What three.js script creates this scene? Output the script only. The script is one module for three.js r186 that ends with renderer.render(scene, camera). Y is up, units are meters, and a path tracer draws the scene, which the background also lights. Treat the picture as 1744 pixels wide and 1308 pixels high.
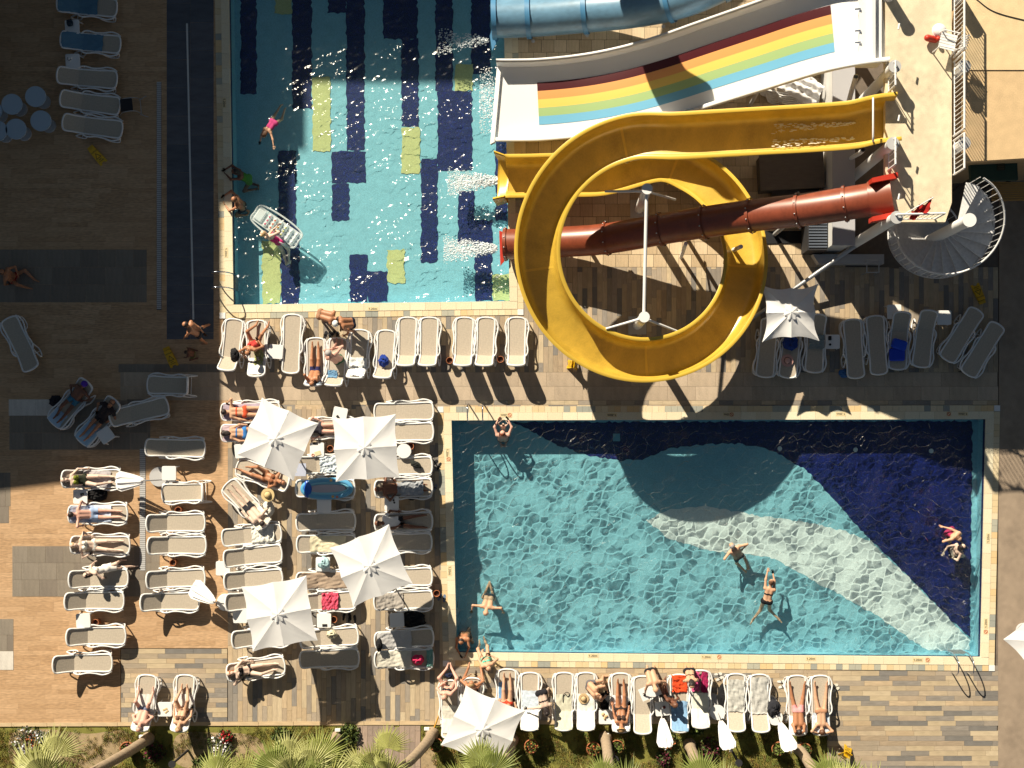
import * as THREE from 'three';
import { mergeGeometries } from 'three/addons/utils/BufferGeometryUtils.js';
import { RoundedBoxGeometry } from 'three/addons/geometries/RoundedBoxGeometry.js';
import { createNoise2D } from 'simplex-noise';

// ---------------------------------------------------------------- camera, sky, sun, exposure
// Plan survey: 51 plan units to the metre, origin of the world at plan (940, 735); the drone hovers 45 m above it.
const S = 51, H = 45, NX = 940, NY = 735, { PI, sin, cos, tan, atan2, sqrt, abs, min, max, floor, ceil, hypot, acos } = Math;
const scene = new THREE.Scene();
const camera = new THREE.PerspectiveCamera(2 * Math.atan(654 / (S * H)) * 180 / PI, 1744 / 1308, 0.5, 500);
camera.position.set(0, H, 0); camera.up.set(0, 0, -1); camera.lookAt(0, 0, 0);
camera.setViewOffset(1744, 1308, 872 - NX, 654 - NY, 1744, 1308);
const SUN = new THREE.Vector3(-0.52 * cos(0.576), sin(0.576), -0.854 * cos(0.576)).normalize();
{
  const w = 128, h = 64, d = new Float32Array(w * h * 4), v = new THREE.Vector3();
  for (let j = 0; j < h; j++) for (let i = 0; i < w; i++) {
    const el = ((j + 0.5) / h - 0.5) * PI, az = ((i + 0.5) / w - 0.5) * 2 * PI;
    v.set(cos(el) * cos(az), sin(el), cos(el) * sin(az));
    const k = Math.pow(1 - max(0, sin(el)), 3), g = Math.pow(max(0, v.dot(SUN)), 24) * 0.25, o = (j * w + i) * 4;
    d[o] = 0.028 + 0.04 * k + g; d[o + 1] = 0.040 + 0.044 * k + g * 0.9; d[o + 2] = 0.055 + 0.042 * k + g * 0.7; d[o + 3] = 1;
  }
  const t = new THREE.DataTexture(d, w, h, THREE.RGBAFormat, THREE.FloatType);
  t.mapping = THREE.EquirectangularReflectionMapping; t.magFilter = THREE.LinearFilter; t.needsUpdate = true;
  scene.background = t; scene.environment = t;
}
const sun = new THREE.DirectionalLight(new THREE.Color().setRGB(1, 0.885, 0.68), 4.6);
sun.position.copy(SUN).multiplyScalar(80); sun.castShadow = true; sun.shadow.mapSize.set(4096, 4096);
Object.assign(sun.shadow.camera, { left: -32, right: 32, top: 32, bottom: -32, near: 1, far: 200 });
scene.add(sun, sun.target);
const renderer = new THREE.WebGLRenderer({ antialias: true });
renderer.toneMapping = THREE.LinearToneMapping;
renderer.toneMappingExposure = 1.78;
renderer.shadowMap.enabled = true;

// ---------------------------------------------------------------- helpers
const V = (x, y, z) => new THREE.Vector3(x, y, z);
let seed = 7; const rnd = () => { seed = (seed + 0x6D2B79F5) | 0; let t = Math.imul(seed ^ (seed >>> 15), 1 | seed); t = (t + Math.imul(t ^ (t >>> 7), 61 | t)) ^ t; return ((t ^ (t >>> 14)) >>> 0) / 4294967296; };
const rr = (a, b) => a + (b - a) * rnd(), pick = a => a[floor(rnd() * a.length)], lerp = (a, b, t) => a + (b - a) * t, clamp = (x, a, b) => min(b, max(a, x));
const n2 = createNoise2D(rnd);
const at = (px, py, h = 0) => V((px - NX) / S * (1 - h / H), h, (py - NY) / S * (1 - h / H));   // survey point at height h
const used = {};
function numbered(n) { const k = used[n] = (used[n] ?? -1) + 1; return k ? `${n}_${String(k).padStart(3, '0')}` : n; }
function shade(o) { o.castShadow = o.receiveShadow = true; return o; }
function tag(o, label, category, group, kind) { o.userData.label = label; o.userData.category = category; if (group) o.userData.group = group; if (kind) o.userData.kind = kind; return o; }
function thing(name, label, category, group, pos, turn = 0) { const o = new THREE.Group(); o.name = numbered(name); if (pos) o.position.copy(pos); o.rotation.y = turn; scene.add(o); return tag(o, label, category, group); }
function part(parent, name, geo, mat, pos) { const m = shade(new THREE.Mesh(geo, mat)); m.name = name; if (pos) m.position.copy(pos); parent.add(m); return m; }
function solo(name, label, category, group, geo, mat, pos, turn = 0) { const m = shade(new THREE.Mesh(geo, mat)); m.name = numbered(name); if (pos) m.position.copy(pos); m.rotation.y = turn; scene.add(m); return tag(m, label, category, group); }
function struct(name, label, category, geo, mat) { const m = geo ? shade(new THREE.Mesh(geo, mat)) : new THREE.Group(); m.name = numbered(name); scene.add(m); return tag(m, label, category, null, 'structure'); }
const clean = g => { g = g.index ? g : g; for (const k of Object.keys(g.attributes)) if (!['position', 'normal', 'uv', 'color'].includes(k)) g.deleteAttribute(k); return g; };
function merge(list) { list = list.map(g => clean(g.index ? g.toNonIndexed() : g)); const c = list.every(g => g.attributes.color); if (!c) list.forEach(g => g.deleteAttribute('color')); return list.length === 1 ? list[0] : mergeGeometries(list); }
const box = (w, h, d, x = 0, y = 0, z = 0, ry = 0) => { const g = new THREE.BoxGeometry(w, h, d); if (ry) g.rotateY(ry); return g.translate(x, y, z); };
const rbox = (w, h, d, r, x = 0, y = 0, z = 0, s = 2) => new RoundedBoxGeometry(w, h, d, s, r).translate(x, y, z);
const cyl = (r0, r1, h, x = 0, y = 0, z = 0, n = 16) => new THREE.CylinderGeometry(r0, r1, h, n).translate(x, y + h / 2, z);
const ball = (r, x = 0, y = 0, z = 0, sx = 1, sy = 1, sz = 1, n = 12) => new THREE.SphereGeometry(r, n, max(6, n * 0.7 | 0)).scale(sx, sy, sz).translate(x, y, z);
function rod(a, b, r0, r1 = r0, n = 10) { const d = b.clone().sub(a), g = new THREE.CylinderGeometry(r1, r0, d.length(), n); g.applyQuaternion(new THREE.Quaternion().setFromUnitVectors(V(0, 1, 0), d.clone().normalize())); return g.translate((a.x + b.x) / 2, (a.y + b.y) / 2, (a.z + b.z) / 2); }
const tube = (pts, r, seg = 24, closed = false, n = 7) => new THREE.TubeGeometry(new THREE.CatmullRomCurve3(pts, closed, 'centripetal'), seg, r, n, closed);
function shapeOf(pts) { const s = new THREE.Shape(); pts.forEach((p, i) => i ? s.lineTo(p.x, -p.z) : s.moveTo(p.x, -p.z)); return s; }
function sheet(pts, y, holes = []) { const s = shapeOf(pts); holes.forEach(h => s.holes.push(shapeOf(h))); return new THREE.ShapeGeometry(s).rotateX(-PI / 2).translate(0, y, 0); }
function slab(pts, y0, y1) { return new THREE.ExtrudeGeometry(shapeOf(pts), { depth: y1 - y0, bevelEnabled: false }).rotateX(-PI / 2).translate(0, y0, 0); }
const quad = (x0, y0, x1, y1, h = 0) => [at(x0, y0, h), at(x1, y0, h), at(x1, y1, h), at(x0, y1, h)];
const poly = (a, h = 0) => a.map(p => at(p[0], p[1], h));
function rounded(w, d, r) { const s = new THREE.Shape(), x = w / 2, y = d / 2; s.moveTo(-x + r, -y); s.lineTo(x - r, -y); s.quadraticCurveTo(x, -y, x, -y + r); s.lineTo(x, y - r); s.quadraticCurveTo(x, y, x - r, y); s.lineTo(-x + r, y); s.quadraticCurveTo(-x, y, -x, y - r); s.lineTo(-x, -y + r); s.quadraticCurveTo(-x, -y, -x + r, -y); return s; }
const plate = (w, d, r, t, bev = 0) => new THREE.ExtrudeGeometry(rounded(w, d, r), { depth: t, bevelEnabled: bev > 0, bevelSize: bev, bevelThickness: bev, bevelSegments: 1, curveSegments: 5 }).rotateX(-PI / 2);
// a closed profile [[sideways, up], ...] carried along a path; scale(t) may widen it
function sweep(pts, prof, seg = 60, closed = true, scaleAt = () => 1) {
  const c = new THREE.CatmullRomCurve3(pts, false, 'centripetal'), pos = [], uv = [], idx = [], m = prof.length;
  for (let i = 0; i <= seg; i++) {
    const p = c.getPointAt(i / seg), t = c.getTangentAt(i / seg), l = V(-t.z, 0, t.x).normalize(), u = l.clone().cross(t).normalize(), k = scaleAt(i / seg);
    prof.forEach(([a, b], j) => { pos.push(p.x + (l.x * a + u.x * b) * k, p.y + (l.y * a + u.y * b) * k, p.z + (l.z * a + u.z * b) * k); uv.push(i / seg * 8, j / m * 2); });
  }
  for (let i = 0; i < seg; i++) for (let j = 0; j < (closed ? m : m - 1); j++) { const a = i * m + j, b = i * m + (j + 1) % m; idx.push(a, a + m, b, b, a + m, b + m); }
  const g = new THREE.BufferGeometry(); g.setAttribute('position', new THREE.Float32BufferAttribute(pos, 3)); g.setAttribute('uv', new THREE.Float32BufferAttribute(uv, 2)); g.setIndex(idx); g.computeVertexNormals(); return g;
}
function gridGeo(nx, nz, f) { // f(u, v) -> Vector3
  const pos = [], uv = [], idx = [];
  for (let j = 0; j <= nz; j++) for (let i = 0; i <= nx; i++) { const p = f(i / nx, j / nz); pos.push(p.x, p.y, p.z); uv.push(i / nx, j / nz); }
  for (let j = 0; j < nz; j++) for (let i = 0; i < nx; i++) { const a = j * (nx + 1) + i; idx.push(a, a + nx + 1, a + 1, a + 1, a + nx + 1, a + nx + 2); }
  const g = new THREE.BufferGeometry(); g.setAttribute('position', new THREE.Float32BufferAttribute(pos, 3)); g.setAttribute('uv', new THREE.Float32BufferAttribute(uv, 2)); g.setIndex(idx); g.computeVertexNormals(); return g;
}
function paint(g, c) { const n = g.attributes.position.count, a = new Float32Array(n * 3); for (let i = 0; i < n; i++) { a[i * 3] = c.r; a[i * 3 + 1] = c.g; a[i * 3 + 2] = c.b; } g.setAttribute('color', new THREE.BufferAttribute(a, 3)); return g; }

// ---------------------------------------------------------------- materials
const L = c => c <= 0.04045 ? c / 12.92 : Math.pow((c + 0.055) / 1.055, 2.4);
// base colour of a surface that the sunlit photograph shows as r, g, b beside white paint (252, 246, 226) of base colour 0.8
const alb = (r, g, b) => new THREE.Color().setRGB(min(0.85, L(r / 255) / 0.976 * 0.8), min(0.85, L(g / 255) / 0.92 * 0.8), min(0.85, L(b / 255) / 0.76 * 0.8));
// a map of mean tone k lowers a colour; the base is raised by as much so that the mean stays the named colour
const evened = (c, t) => { const k = t?.userData?.mean; if (k) c.setRGB(min(0.9, c.r / k), min(0.9, c.g / k), min(0.9, c.b / k)); return c; };
const mat = (c, o = {}) => new THREE.MeshStandardMaterial({ roughness: 0.75, side: THREE.DoubleSide, ...o, color: Array.isArray(c) ? evened(alb(...c), o.map) : c });
function tex(n, f, srgb = false) { const d = new Uint8Array(n * n * 4); let sum = 0; for (let j = 0; j < n; j++) for (let i = 0; i < n; i++) { const v = f(i / n, j / n), o = (j * n + i) * 4; sum += clamp(Array.isArray(v) ? v[0] : v, 0, 1); for (let k = 0; k < 3; k++) d[o + k] = clamp(Array.isArray(v) ? v[k] : v, 0, 1) * 255; d[o + 3] = 255; } const t = new THREE.DataTexture(d, n, n); t.wrapS = t.wrapT = THREE.RepeatWrapping; t.magFilter = THREE.LinearFilter; t.minFilter = THREE.LinearMipmapLinearFilter; t.generateMipmaps = true; if (srgb) t.colorSpace = THREE.SRGBColorSpace; t.needsUpdate = true; t.userData = { mean: sum / n / n }; return t; }
const tn = (u, v, fx, fy, s = 0) => { // noise that repeats over the unit square
  const A = n2(u * fx + s, v * fy + s), B = n2((u - 1) * fx + s, v * fy + s), C = n2(u * fx + s, (v - 1) * fy + s), D = n2((u - 1) * fx + s, (v - 1) * fy + s);
  return lerp(lerp(A, B, u), lerp(C, D, u), v);
};
const rep = (t, x, y = x) => { const c = t.clone(); c.userData = { ...t.userData }; c.repeat.set(x, y); c.needsUpdate = true; return c; };
const grainTex = tex(256, (u, v) => 0.86 + 0.13 * tn(u, v, 3, 40) + 0.09 * tn(u, v, 9, 110, 9) + 0.08 * tn(u, v, 5, 5, 3));
const speckTex = tex(512, (u, v) => 0.86 + 0.09 * tn(u, v, 6, 6) + 0.08 * tn(u, v, 40, 40, 5) + 0.06 * tn(u, v, 150, 150, 9));
const blotchTex = tex(512, (u, v) => 0.8 + 0.13 * tn(u, v, 3, 3) + 0.1 * tn(u, v, 11, 11, 4) + 0.08 * tn(u, v, 60, 60, 8));
const mosaicTex = (() => { const k = [...Array(64 * 64)].map(() => rnd()); return tex(512, (u, v) => { const i = floor(u * 64), j = floor(v * 64), fu = u * 64 % 1, fv = v * 64 % 1; return (fu < 0.12 || fv < 0.12 ? 0.86 : 0.80 + 0.2 * k[j * 64 + i]) + 0.05 * tn(u, v, 4, 4); }); })();
const blendTex = (() => { const k = [...Array(64 * 64)].map(() => rnd() < 0.1 ? rr(0.8, 1) : rr(0.3, 0.62)); return tex(512, (u, v) => { const i = floor(u * 64), j = floor(v * 64), fu = u * 64 % 1, fv = v * 64 % 1; return fu < 0.12 || fv < 0.12 ? 0.62 : k[j * 64 + i]; }); })();
const boardTex = (() => { const rows = 24, t = [...Array(rows * 8)].map(() => rr(-1, 1)), o = [...Array(rows)].map(() => rnd()); return tex(1024, (u, v) => {
  const r = floor(v * rows), f = v * rows % 1, q = floor((u * 4 + o[r]) % 4), e = (u * 4 + o[r]) % 1, s = t[r * 8 + q];
  const k = 0.76 + 0.08 * s + 0.17 * tn(u, v, 7, 130) + 0.15 * tn(u, v, 16, 60, 7) + 0.06 * tn(u, v, 60, 350, 2) - (f < 0.05 ? 0.16 : 0) - (e < 0.008 ? 0.14 : 0);
  return [k, k * (0.985 + 0.02 * s), k * (0.96 + 0.05 * s)]; }); })();
const M = {
  white: mat([250, 244, 226], { roughness: 0.42 }), whiteMatt: mat([248, 242, 224], { roughness: 0.8 }), canvas: new THREE.MeshPhysicalMaterial({ color: alb(252, 246, 230), roughness: 1, transmission: 0.18, thickness: 0, side: THREE.DoubleSide }),
  sling: mat([200, 183, 154], { roughness: 0.9, map: rep(speckTex, 2) }), steel: mat([205, 202, 190], { roughness: 0.35, metalness: 0.6 }), chrome: mat([225, 225, 220], { roughness: 0.16, metalness: 1 }),
  greyPaint: mat([200, 195, 182], { roughness: 0.5 }), dark: mat([42, 40, 40]), black: mat([24, 24, 26], { roughness: 0.6 }), rubber: mat([30, 30, 32], { roughness: 0.85 }),
  yellow: new THREE.MeshPhysicalMaterial({ color: alb(240, 194, 70), roughness: 0.34, clearcoat: 0.35, clearcoatRoughness: 0.25, side: THREE.DoubleSide, map: rep(blotchTex, 1, 0.5) }),
  yellowRim: mat([240, 194, 70], { roughness: 0.34 }), red: new THREE.MeshPhysicalMaterial({ color: alb(160, 78, 48), roughness: 0.4, clearcoat: 0.3, clearcoatRoughness: 0.35, map: rep(blotchTex, 1), side: THREE.DoubleSide }),
  redBright: mat([206, 56, 34], { roughness: 0.45 }), redDark: mat([120, 40, 26]), blueTube: new THREE.MeshPhysicalMaterial({ color: alb(128, 172, 190), roughness: 0.4, clearcoat: 0.3, clearcoatRoughness: 0.3, map: rep(blotchTex, 1), side: THREE.DoubleSide }), blueRim: mat([84, 142, 172], { roughness: 0.4 }),
  concrete: mat([236, 215, 172], { roughness: 0.9, map: rep(blotchTex, 0.3) }), terracotta: mat([190, 112, 66]), terraDark: mat([70, 44, 32]),
  hairDark: mat([46, 34, 30], { roughness: 0.6 }), hairBrown: mat([110, 72, 46], { roughness: 0.6 }), hairBlond: mat([206, 168, 112], { roughness: 0.6 }), hairGrey: mat([186, 178, 165], { roughness: 0.7 }),
};
const cloth = (() => { const m = {}; return (r, g, b) => m[[r, g, b]] ??= mat([r, g, b], { roughness: 0.95, map: rep(speckTex, 3) }); })();

// ---------------------------------------------------------------- ground, decks
const P1 = [[388, -60], [857, -60], [869, 514], [397, 520]], P2 = [[768, 715], [1680, 713], [1671, 1120], [777, 1112]];
const grow = (q, a, b) => { const c = q.reduce((s, p) => [s[0] + p[0] / 4, s[1] + p[1] / 4], [0, 0]); return q.map(p => [p[0] + Math.sign(p[0] - c[0]) * a, p[1] + Math.sign(p[1] - c[1]) * b]); };
const ring1 = grow(P1, 22, 22), ring2 = grow(P2, 22, 22), hole1 = grow(P1, 12, 12), hole2 = grow(P2, 12, 12);
const groundM = mat([120, 106, 88], { map: rep(blotchTex, 0.4) });
struct('ground', 'grey mortar bed under the pool decks', 'ground', sheet([V(-140, 0, -140), V(140, 0, -140), V(140, 0, 140), V(-140, 0, 140)], -0.06, [poly(hole1), poly(hole2)]), groundM);
const boardM = mat([202, 162, 116], { roughness: 0.62, map: rep(boardTex, 1 / 3.9) });
struct('wood_deck', 'warm brown boarded deck along the hotel side', 'deck', slab(poly([[-60, -60], [366, -60], [380, 545], [388, 690], [388, 1104], [205, 1104], [205, 1232], [-60, 1236]]), -0.05, 0), boardM);

const plankBox = new THREE.BoxGeometry(1, 1, 1);
{ const uv = plankBox.attributes.uv; for (let i = 0; i < uv.count; i++) uv.setXY(i, uv.getX(i) * 0.5, uv.getY(i) * 0.12); }
const plankTones = [[208, 184, 142], [202, 178, 137], [194, 170, 132], [186, 164, 130], [176, 157, 128], [164, 148, 124], [152, 140, 121], [136, 128, 114], [200, 172, 130], [182, 158, 124]].map(c => [...Array(2)].map((_, k) => { const t = rep(grainTex, 1); t.offset.set(rnd(), rnd()); t.needsUpdate = true; return mat(c.map(x => x + k * 7 - 3), { roughness: 0.7, map: t }); }));
const slabTones = [[150, 140, 124], [143, 134, 120], [156, 146, 130]].map(c => mat(c, { map: rep(speckTex, 1) }));
const tanTones = [[196, 172, 138], [188, 165, 133], [202, 178, 144]].map(c => mat(c, { map: rep(speckTex, 1) }));
const paverTones = [[222, 194, 148], [212, 184, 140], [230, 202, 156], [204, 176, 132]].map(c => mat(c, { map: rep(speckTex, 1) }));
// lays pieces in rows over plan rectangles; the largest stay single pieces, what is over 300 is joined
function lay(parent, name, rects, { along = 'x', len = 48, wid = 8.4, tones, top = 0, stagger = true, gap = 0.006, thick = 0.04, weights }) {
  const pieces = [];
  for (const [x0, y0, x1, y1] of rects) {
    const [a0, a1, b0, b1] = along === 'x' ? [x0, x1, y0, y1] : [y0, y1, x0, x1], rows = max(1, Math.round((b1 - b0) / wid)), w = (b1 - b0) / rows;
    for (let r = 0; r < rows; r++) {
      let a = a0 - (stagger ? rnd() * len : 0);
      while (a < a1 - 0.5) { const s = max(a0, a), e = min(a1, a + len); a += len; if (e - s > 3) pieces.push({ s, e, b: b0 + r * w, w, along, big: (e - s) * w }); }
    }
  }
  pieces.forEach(p => { const k = weights ? weights() : floor(rnd() * tones.length); p.m = Array.isArray(tones[k]) ? pick(tones[k]) : tones[k]; });
  const order = [...pieces].sort((a, b) => b.big - a.big), rest = [];
  order.forEach((p, i) => {
    const l = (p.e - p.s) / S - gap, w = p.w / S - gap, c = p.along === 'x' ? at((p.s + p.e) / 2, p.b + p.w / 2) : at(p.b + p.w / 2, (p.s + p.e) / 2);
    const y = top - thick / 2 + (rnd() - 0.5) * 0.003;
    if (i < 300) { const m = part(parent, name, plankBox, p.m, V(c.x, y, c.z)); m.scale.set(l, thick, w); if (p.along !== 'x') m.rotation.y = PI / 2; }
    else rest.push([p, paint(plankBox.clone().scale(l, thick, w).rotateY(p.along === 'x' ? 0 : PI / 2).translate(c.x, y, c.z), p.m.color)]);
  });
  if (rest.length) { const m = part(parent, name + '_field', merge(rest.map(r => r[1])), mat(new THREE.Color(1, 1, 1), { vertexColors: true, map: rest[0][0].m.map, roughness: 0.7 })); m.userData.kind = 'stuff'; }
}
const mixed = () => { const k = n2(rnd() * 50, rnd() * 50); return k > 0.15 ? floor(rnd() * 4) : k > -0.25 ? 4 + floor(rnd() * 3) : 7 + floor(rnd() * 3); };
lay(struct('sunbathing_deck', 'deck of mixed grey and beige plank tiles around the parasols', 'deck'), 'plank', [[388, 692, 757, 1229]], { along: 'y', tones: plankTones, weights: mixed });
lay(struct('shallow_row_deck', 'plank tile deck strip beside the striped pool', 'deck'), 'plank', [[384, 534, 893, 634], [884, 508, 975, 634]], { along: 'y', tones: plankTones, weights: mixed });
lay(struct('slide_deck', 'mixed plank tile deck below the slide tower', 'deck'), 'plank', [[975, 455, 1700, 634]], { along: 'y', tones: plankTones, weights: mixed });
lay(struct('walkway_band', 'band of plain tan slabs crossing between the two pools', 'path'), 'paving_slab', [[205, 634, 1700, 682]], { along: 'x', len: 48, wid: 24, tones: tanTones, top: 0.005 });
lay(struct('pool_edge_strip', 'single course of plank tiles along the mosaic pool', 'path'), 'plank', [[388, 682, 1700, 697]], { along: 'x', len: 24, wid: 10, tones: plankTones, weights: mixed });
lay(struct('south_deck', 'horizontal plank tile deck south of the mosaic pool', 'deck'), 'plank', [[757, 1130, 1409, 1229], [1409, 1134, 1700, 1330]], { along: 'x', tones: plankTones, weights: mixed });
lay(struct('patch_deck', 'patch of pale and grey plank tiles in the wooden deck', 'deck'), 'plank', [[206, 1105, 387, 1230]], { along: 'x', tones: plankTones, weights: mixed });
lay(struct('slide_paving', 'square beige pavers under the water slides', 'pavement'), 'paver', [[872, -40, 1440, 455], [880, 455, 975, 508]], { along: 'x', len: 21.5, wid: 21.5, tones: paverTones, stagger: true, gap: 0.014 });
const slateTones = [[142, 128, 106], [136, 122, 102], [147, 133, 111]].map(c => mat(c, { map: rep(speckTex, 1) }));
const slate = struct('slate_inlays', 'grey stone slab panels let into the wooden deck', 'pavement');
lay(slate, 'stone_slab', [[-20, 425, 250, 515], [16, 680, 256, 766], [-20, 805, 18, 891], [21, 930, 272, 1016], [-20, 1054, 23, 1109], [200, 620, 380, 634]], { along: 'x', len: 30, wid: 28.6, tones: slateTones, top: 0.006, thick: 0.02 });
lay(slate, 'pale_slab', [[15, 680, 92, 708], [-20, 1109, 23, 1141]], { along: 'x', len: 40, wid: 28, tones: [mat([226, 214, 190], { map: rep(speckTex, 1) })], top: 0.012, thick: 0.02 });
const gut = struct('channel_paving', 'strip of dark stone slabs with a light line beside the striped pool', 'pavement');
lay(gut, 'stone_slab', [[284, -40, 364, 578]], { along: 'y', len: 48, wid: 40, tones: [[96, 98, 100], [90, 94, 97], [104, 104, 104]].map(c => mat(c, { map: rep(blotchTex, 1) })), top: 0.006, thick: 0.02 });
part(gut, 'light_line', slab(poly([[317, 40], [320, 40], [331, 544], [328, 544]]), 0.007, 0.011), mat([226, 222, 205]));
function grate(name, x0, y0, x1, y1, label) { const o = thing(name, label, 'drain'); part(o, 'channel', slab(quad(x0, y0, x1, y1), 0.001, 0.006), M.dark); const b = []; for (let y = y0 + 1; y < y1; y += 3.4) { const p = at((x0 + x1) / 2, y); b.push(box((x1 - x0) / S - 0.01, 0.012, 0.054, p.x, 0.011, p.z)); } const s = part(o, 'slats', merge(b), M.greyPaint); s.userData.kind = 'stuff'; return o; }
grate('drain_grate', 267, 140, 275, 528, 'long pale slotted drain beside the dark stone channel');
grate('drain_grate', 238, 765, 248, 970, 'short pale slotted drain between the wooden deck lounger columns');
const edgeM = mat([214, 184, 136], { map: grainTex });
const edge = struct('deck_edge', 'pale timber edging where the decks meet the garden', 'kerb');
for (let x = -40; x < 1400; x += 60) part(edge, 'edging_board', plankBox, edgeM, V(at(x + 30, 0).x, -0.05, at(0, 1234 - x * 0.004).z)).scale.set(60 / S - 0.01, 0.12, 0.13);
const terraceM = mat([166, 144, 116], { map: rep(blotchTex, 0.3) });
struct('terrace', 'plain brown grey concrete terrace beside the mosaic pool', 'terrace', slab(poly([[1703, -60], [1900, -60], [1900, 1400], [1700, 1400], [1700, 1143]]), -0.05, -0.004), terraceM);
const grassM = mat([134, 128, 56], { roughness: 1, map: rep(blotchTex, 0.8) });
struct('lawn', 'patchy lawn of the garden strip south of the decks', 'lawn', sheet(poly([[-80, 1236], [1410, 1231], [1410, 1500], [-80, 1500]]), -0.03), grassM);
const soilM = mat([178, 152, 110], { roughness: 1, map: rep(blotchTex, 0.9) });
struct('garden_soil', 'bare dry soil patches in the garden strip', 'soil', merge([[[20, 1250], [70, 1242], [150, 1250], [215, 1246], [222, 1275], [190, 1310], [120, 1320], [20, 1300]], [[300, 1254], [365, 1248], [440, 1258], [452, 1290], [380, 1310], [300, 1300]], [[690, 1262], [735, 1275], [742, 1310], [680, 1320], [640, 1310]]].map(q => sheet(new THREE.CatmullRomCurve3(poly(q), true).getPoints(40), -0.024))), soilM);
lay(struct('garden_path', 'grey boarded path through the garden strip', 'path'), 'plank', [[608, 1236, 716, 1330]], { along: 'y', len: 60, wid: 9, tones: [[170, 146, 122], [160, 138, 116], [178, 152, 126]].map(c => mat(c, { map: grainTex })), top: 0 });

// ---------------------------------------------------------------- pools
const tileM = (r, g, b) => mat([r, g, b], { roughness: 0.5, map: rep(mosaicTex, 1 / 2.2) });
const TEAL = tileM(150, 202, 202), NAVY = mat([9, 22, 84], { roughness: 0.5, map: rep(blendTex, 1 / 3.2) }), PALE = tileM(246, 244, 226), LIME = tileM(220, 210, 132), WALLT = tileM(150, 206, 208);
const DEPTH = 0.85;
function wallGeo(a, b, out) { const A = at(...a), B = at(...b), C = at(...b.map((v, i) => v + out[i])), D = at(...a.map((v, i) => v + out[i])); return slab([A, B, C, D], -DEPTH - 0.1, -0.1); }
function refractedEdge(q, h, k = 0.045) { const pts = []; const v = poly(q, h); v.forEach((p, i) => { const n = v[(i + 1) % v.length], s = max(1, floor(p.distanceTo(n) / 0.1)); for (let j = 0; j < s; j++) { const t = p.clone().lerp(n, j / s); t.x += n2(t.z * 4, i) * k; t.z += n2(t.x * 4, i + 9) * k; pts.push(t); } }); return pts; }  // tile edges wobbled in shape to imitate refraction by the waves
function basin(name, label, q, panels) {
  const o = struct(name, label, 'swimming pool');
  part(o, 'pool_floor', slab(poly(grow(q, 3, 3)), -DEPTH - 0.15, -DEPTH), TEAL);
  for (let i = 0; i < 4; i++) { const a = q[i], b = q[(i + 1) % 4], out = [[0, -8], [8, 0], [0, 8], [-8, 0]][i]; part(o, 'pool_wall', wallGeo(a, b, out), WALLT);
    const A = at(...a), B = at(...b), d = B.clone().sub(A), n = V(d.z, 0, -d.x).normalize(); part(o, 'waterline_tile', slab([A.clone().addScaledVector(n, -0.012), B.clone().addScaledVector(n, -0.012), B.clone().addScaledVector(n, 0.02), A.clone().addScaledVector(n, 0.02)], -0.3, -0.02), NAVY); }
  panels.forEach(([n, m, pts], i) => part(o, n, sheet(refractedEdge(pts, -DEPTH), -DEPTH + 0.004 + i * 0.0006), m));
  return o;
}
const R = (x0, y0, x1, y1) => [[x0, y0], [x1, y0], [x1, y1], [x0, y1]];
const navyR = [[410, -40, 437, 160], [498, -40, 531, 185], [559, -40, 590, 22], [590, -40, 621, 257], [565, 257, 622, 312], [565, 312, 595, 376], [653, -40, 711, 66], [684, 66, 713, 215], [742, -40, 771, 155], [745, 155, 804, 290], [717, 270, 745, 447], [780, 325, 808, 375], [780, 375, 838, 415], [809, 415, 838, 512], [803, -40, 835, 125], [844, 238, 864, 376], [474, 257, 504, 388], [479, 388, 510, 517], [596, 433, 626, 514], [626, 462, 660, 514]];
const limeR = [[532, 131, 563, 257], [684, 217, 715, 295], [775, 110, 805, 154], [660, 425, 689, 482], [447, 411, 478, 517], [839, 467, 868, 512], [469, -40, 497, 24]];
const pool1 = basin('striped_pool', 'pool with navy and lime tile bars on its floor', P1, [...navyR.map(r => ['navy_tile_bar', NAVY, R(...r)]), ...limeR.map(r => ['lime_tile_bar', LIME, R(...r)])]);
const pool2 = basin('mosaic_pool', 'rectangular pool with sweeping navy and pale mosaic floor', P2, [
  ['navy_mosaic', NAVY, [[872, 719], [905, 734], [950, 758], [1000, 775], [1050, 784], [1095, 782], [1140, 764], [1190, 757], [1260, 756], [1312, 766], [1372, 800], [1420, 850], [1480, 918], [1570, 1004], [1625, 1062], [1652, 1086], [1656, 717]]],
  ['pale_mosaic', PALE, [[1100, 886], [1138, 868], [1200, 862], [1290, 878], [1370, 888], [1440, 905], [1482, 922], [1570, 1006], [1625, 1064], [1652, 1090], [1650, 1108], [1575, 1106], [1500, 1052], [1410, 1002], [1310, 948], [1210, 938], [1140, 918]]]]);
for (const [x, y] of [[1328, 764], [1457, 766], [1586, 768]]) part(pool2, 'floor_fitting', cyl(0.07, 0.08, 0.03, 0, 0, 0), M.white, at(x, y, -DEPTH + 0.006));
part(pool2, 'drain_cover', box(0.24, 0.02, 0.26), mat([120, 175, 180]), at(1050, 745, -DEPTH + 0.016));
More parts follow.
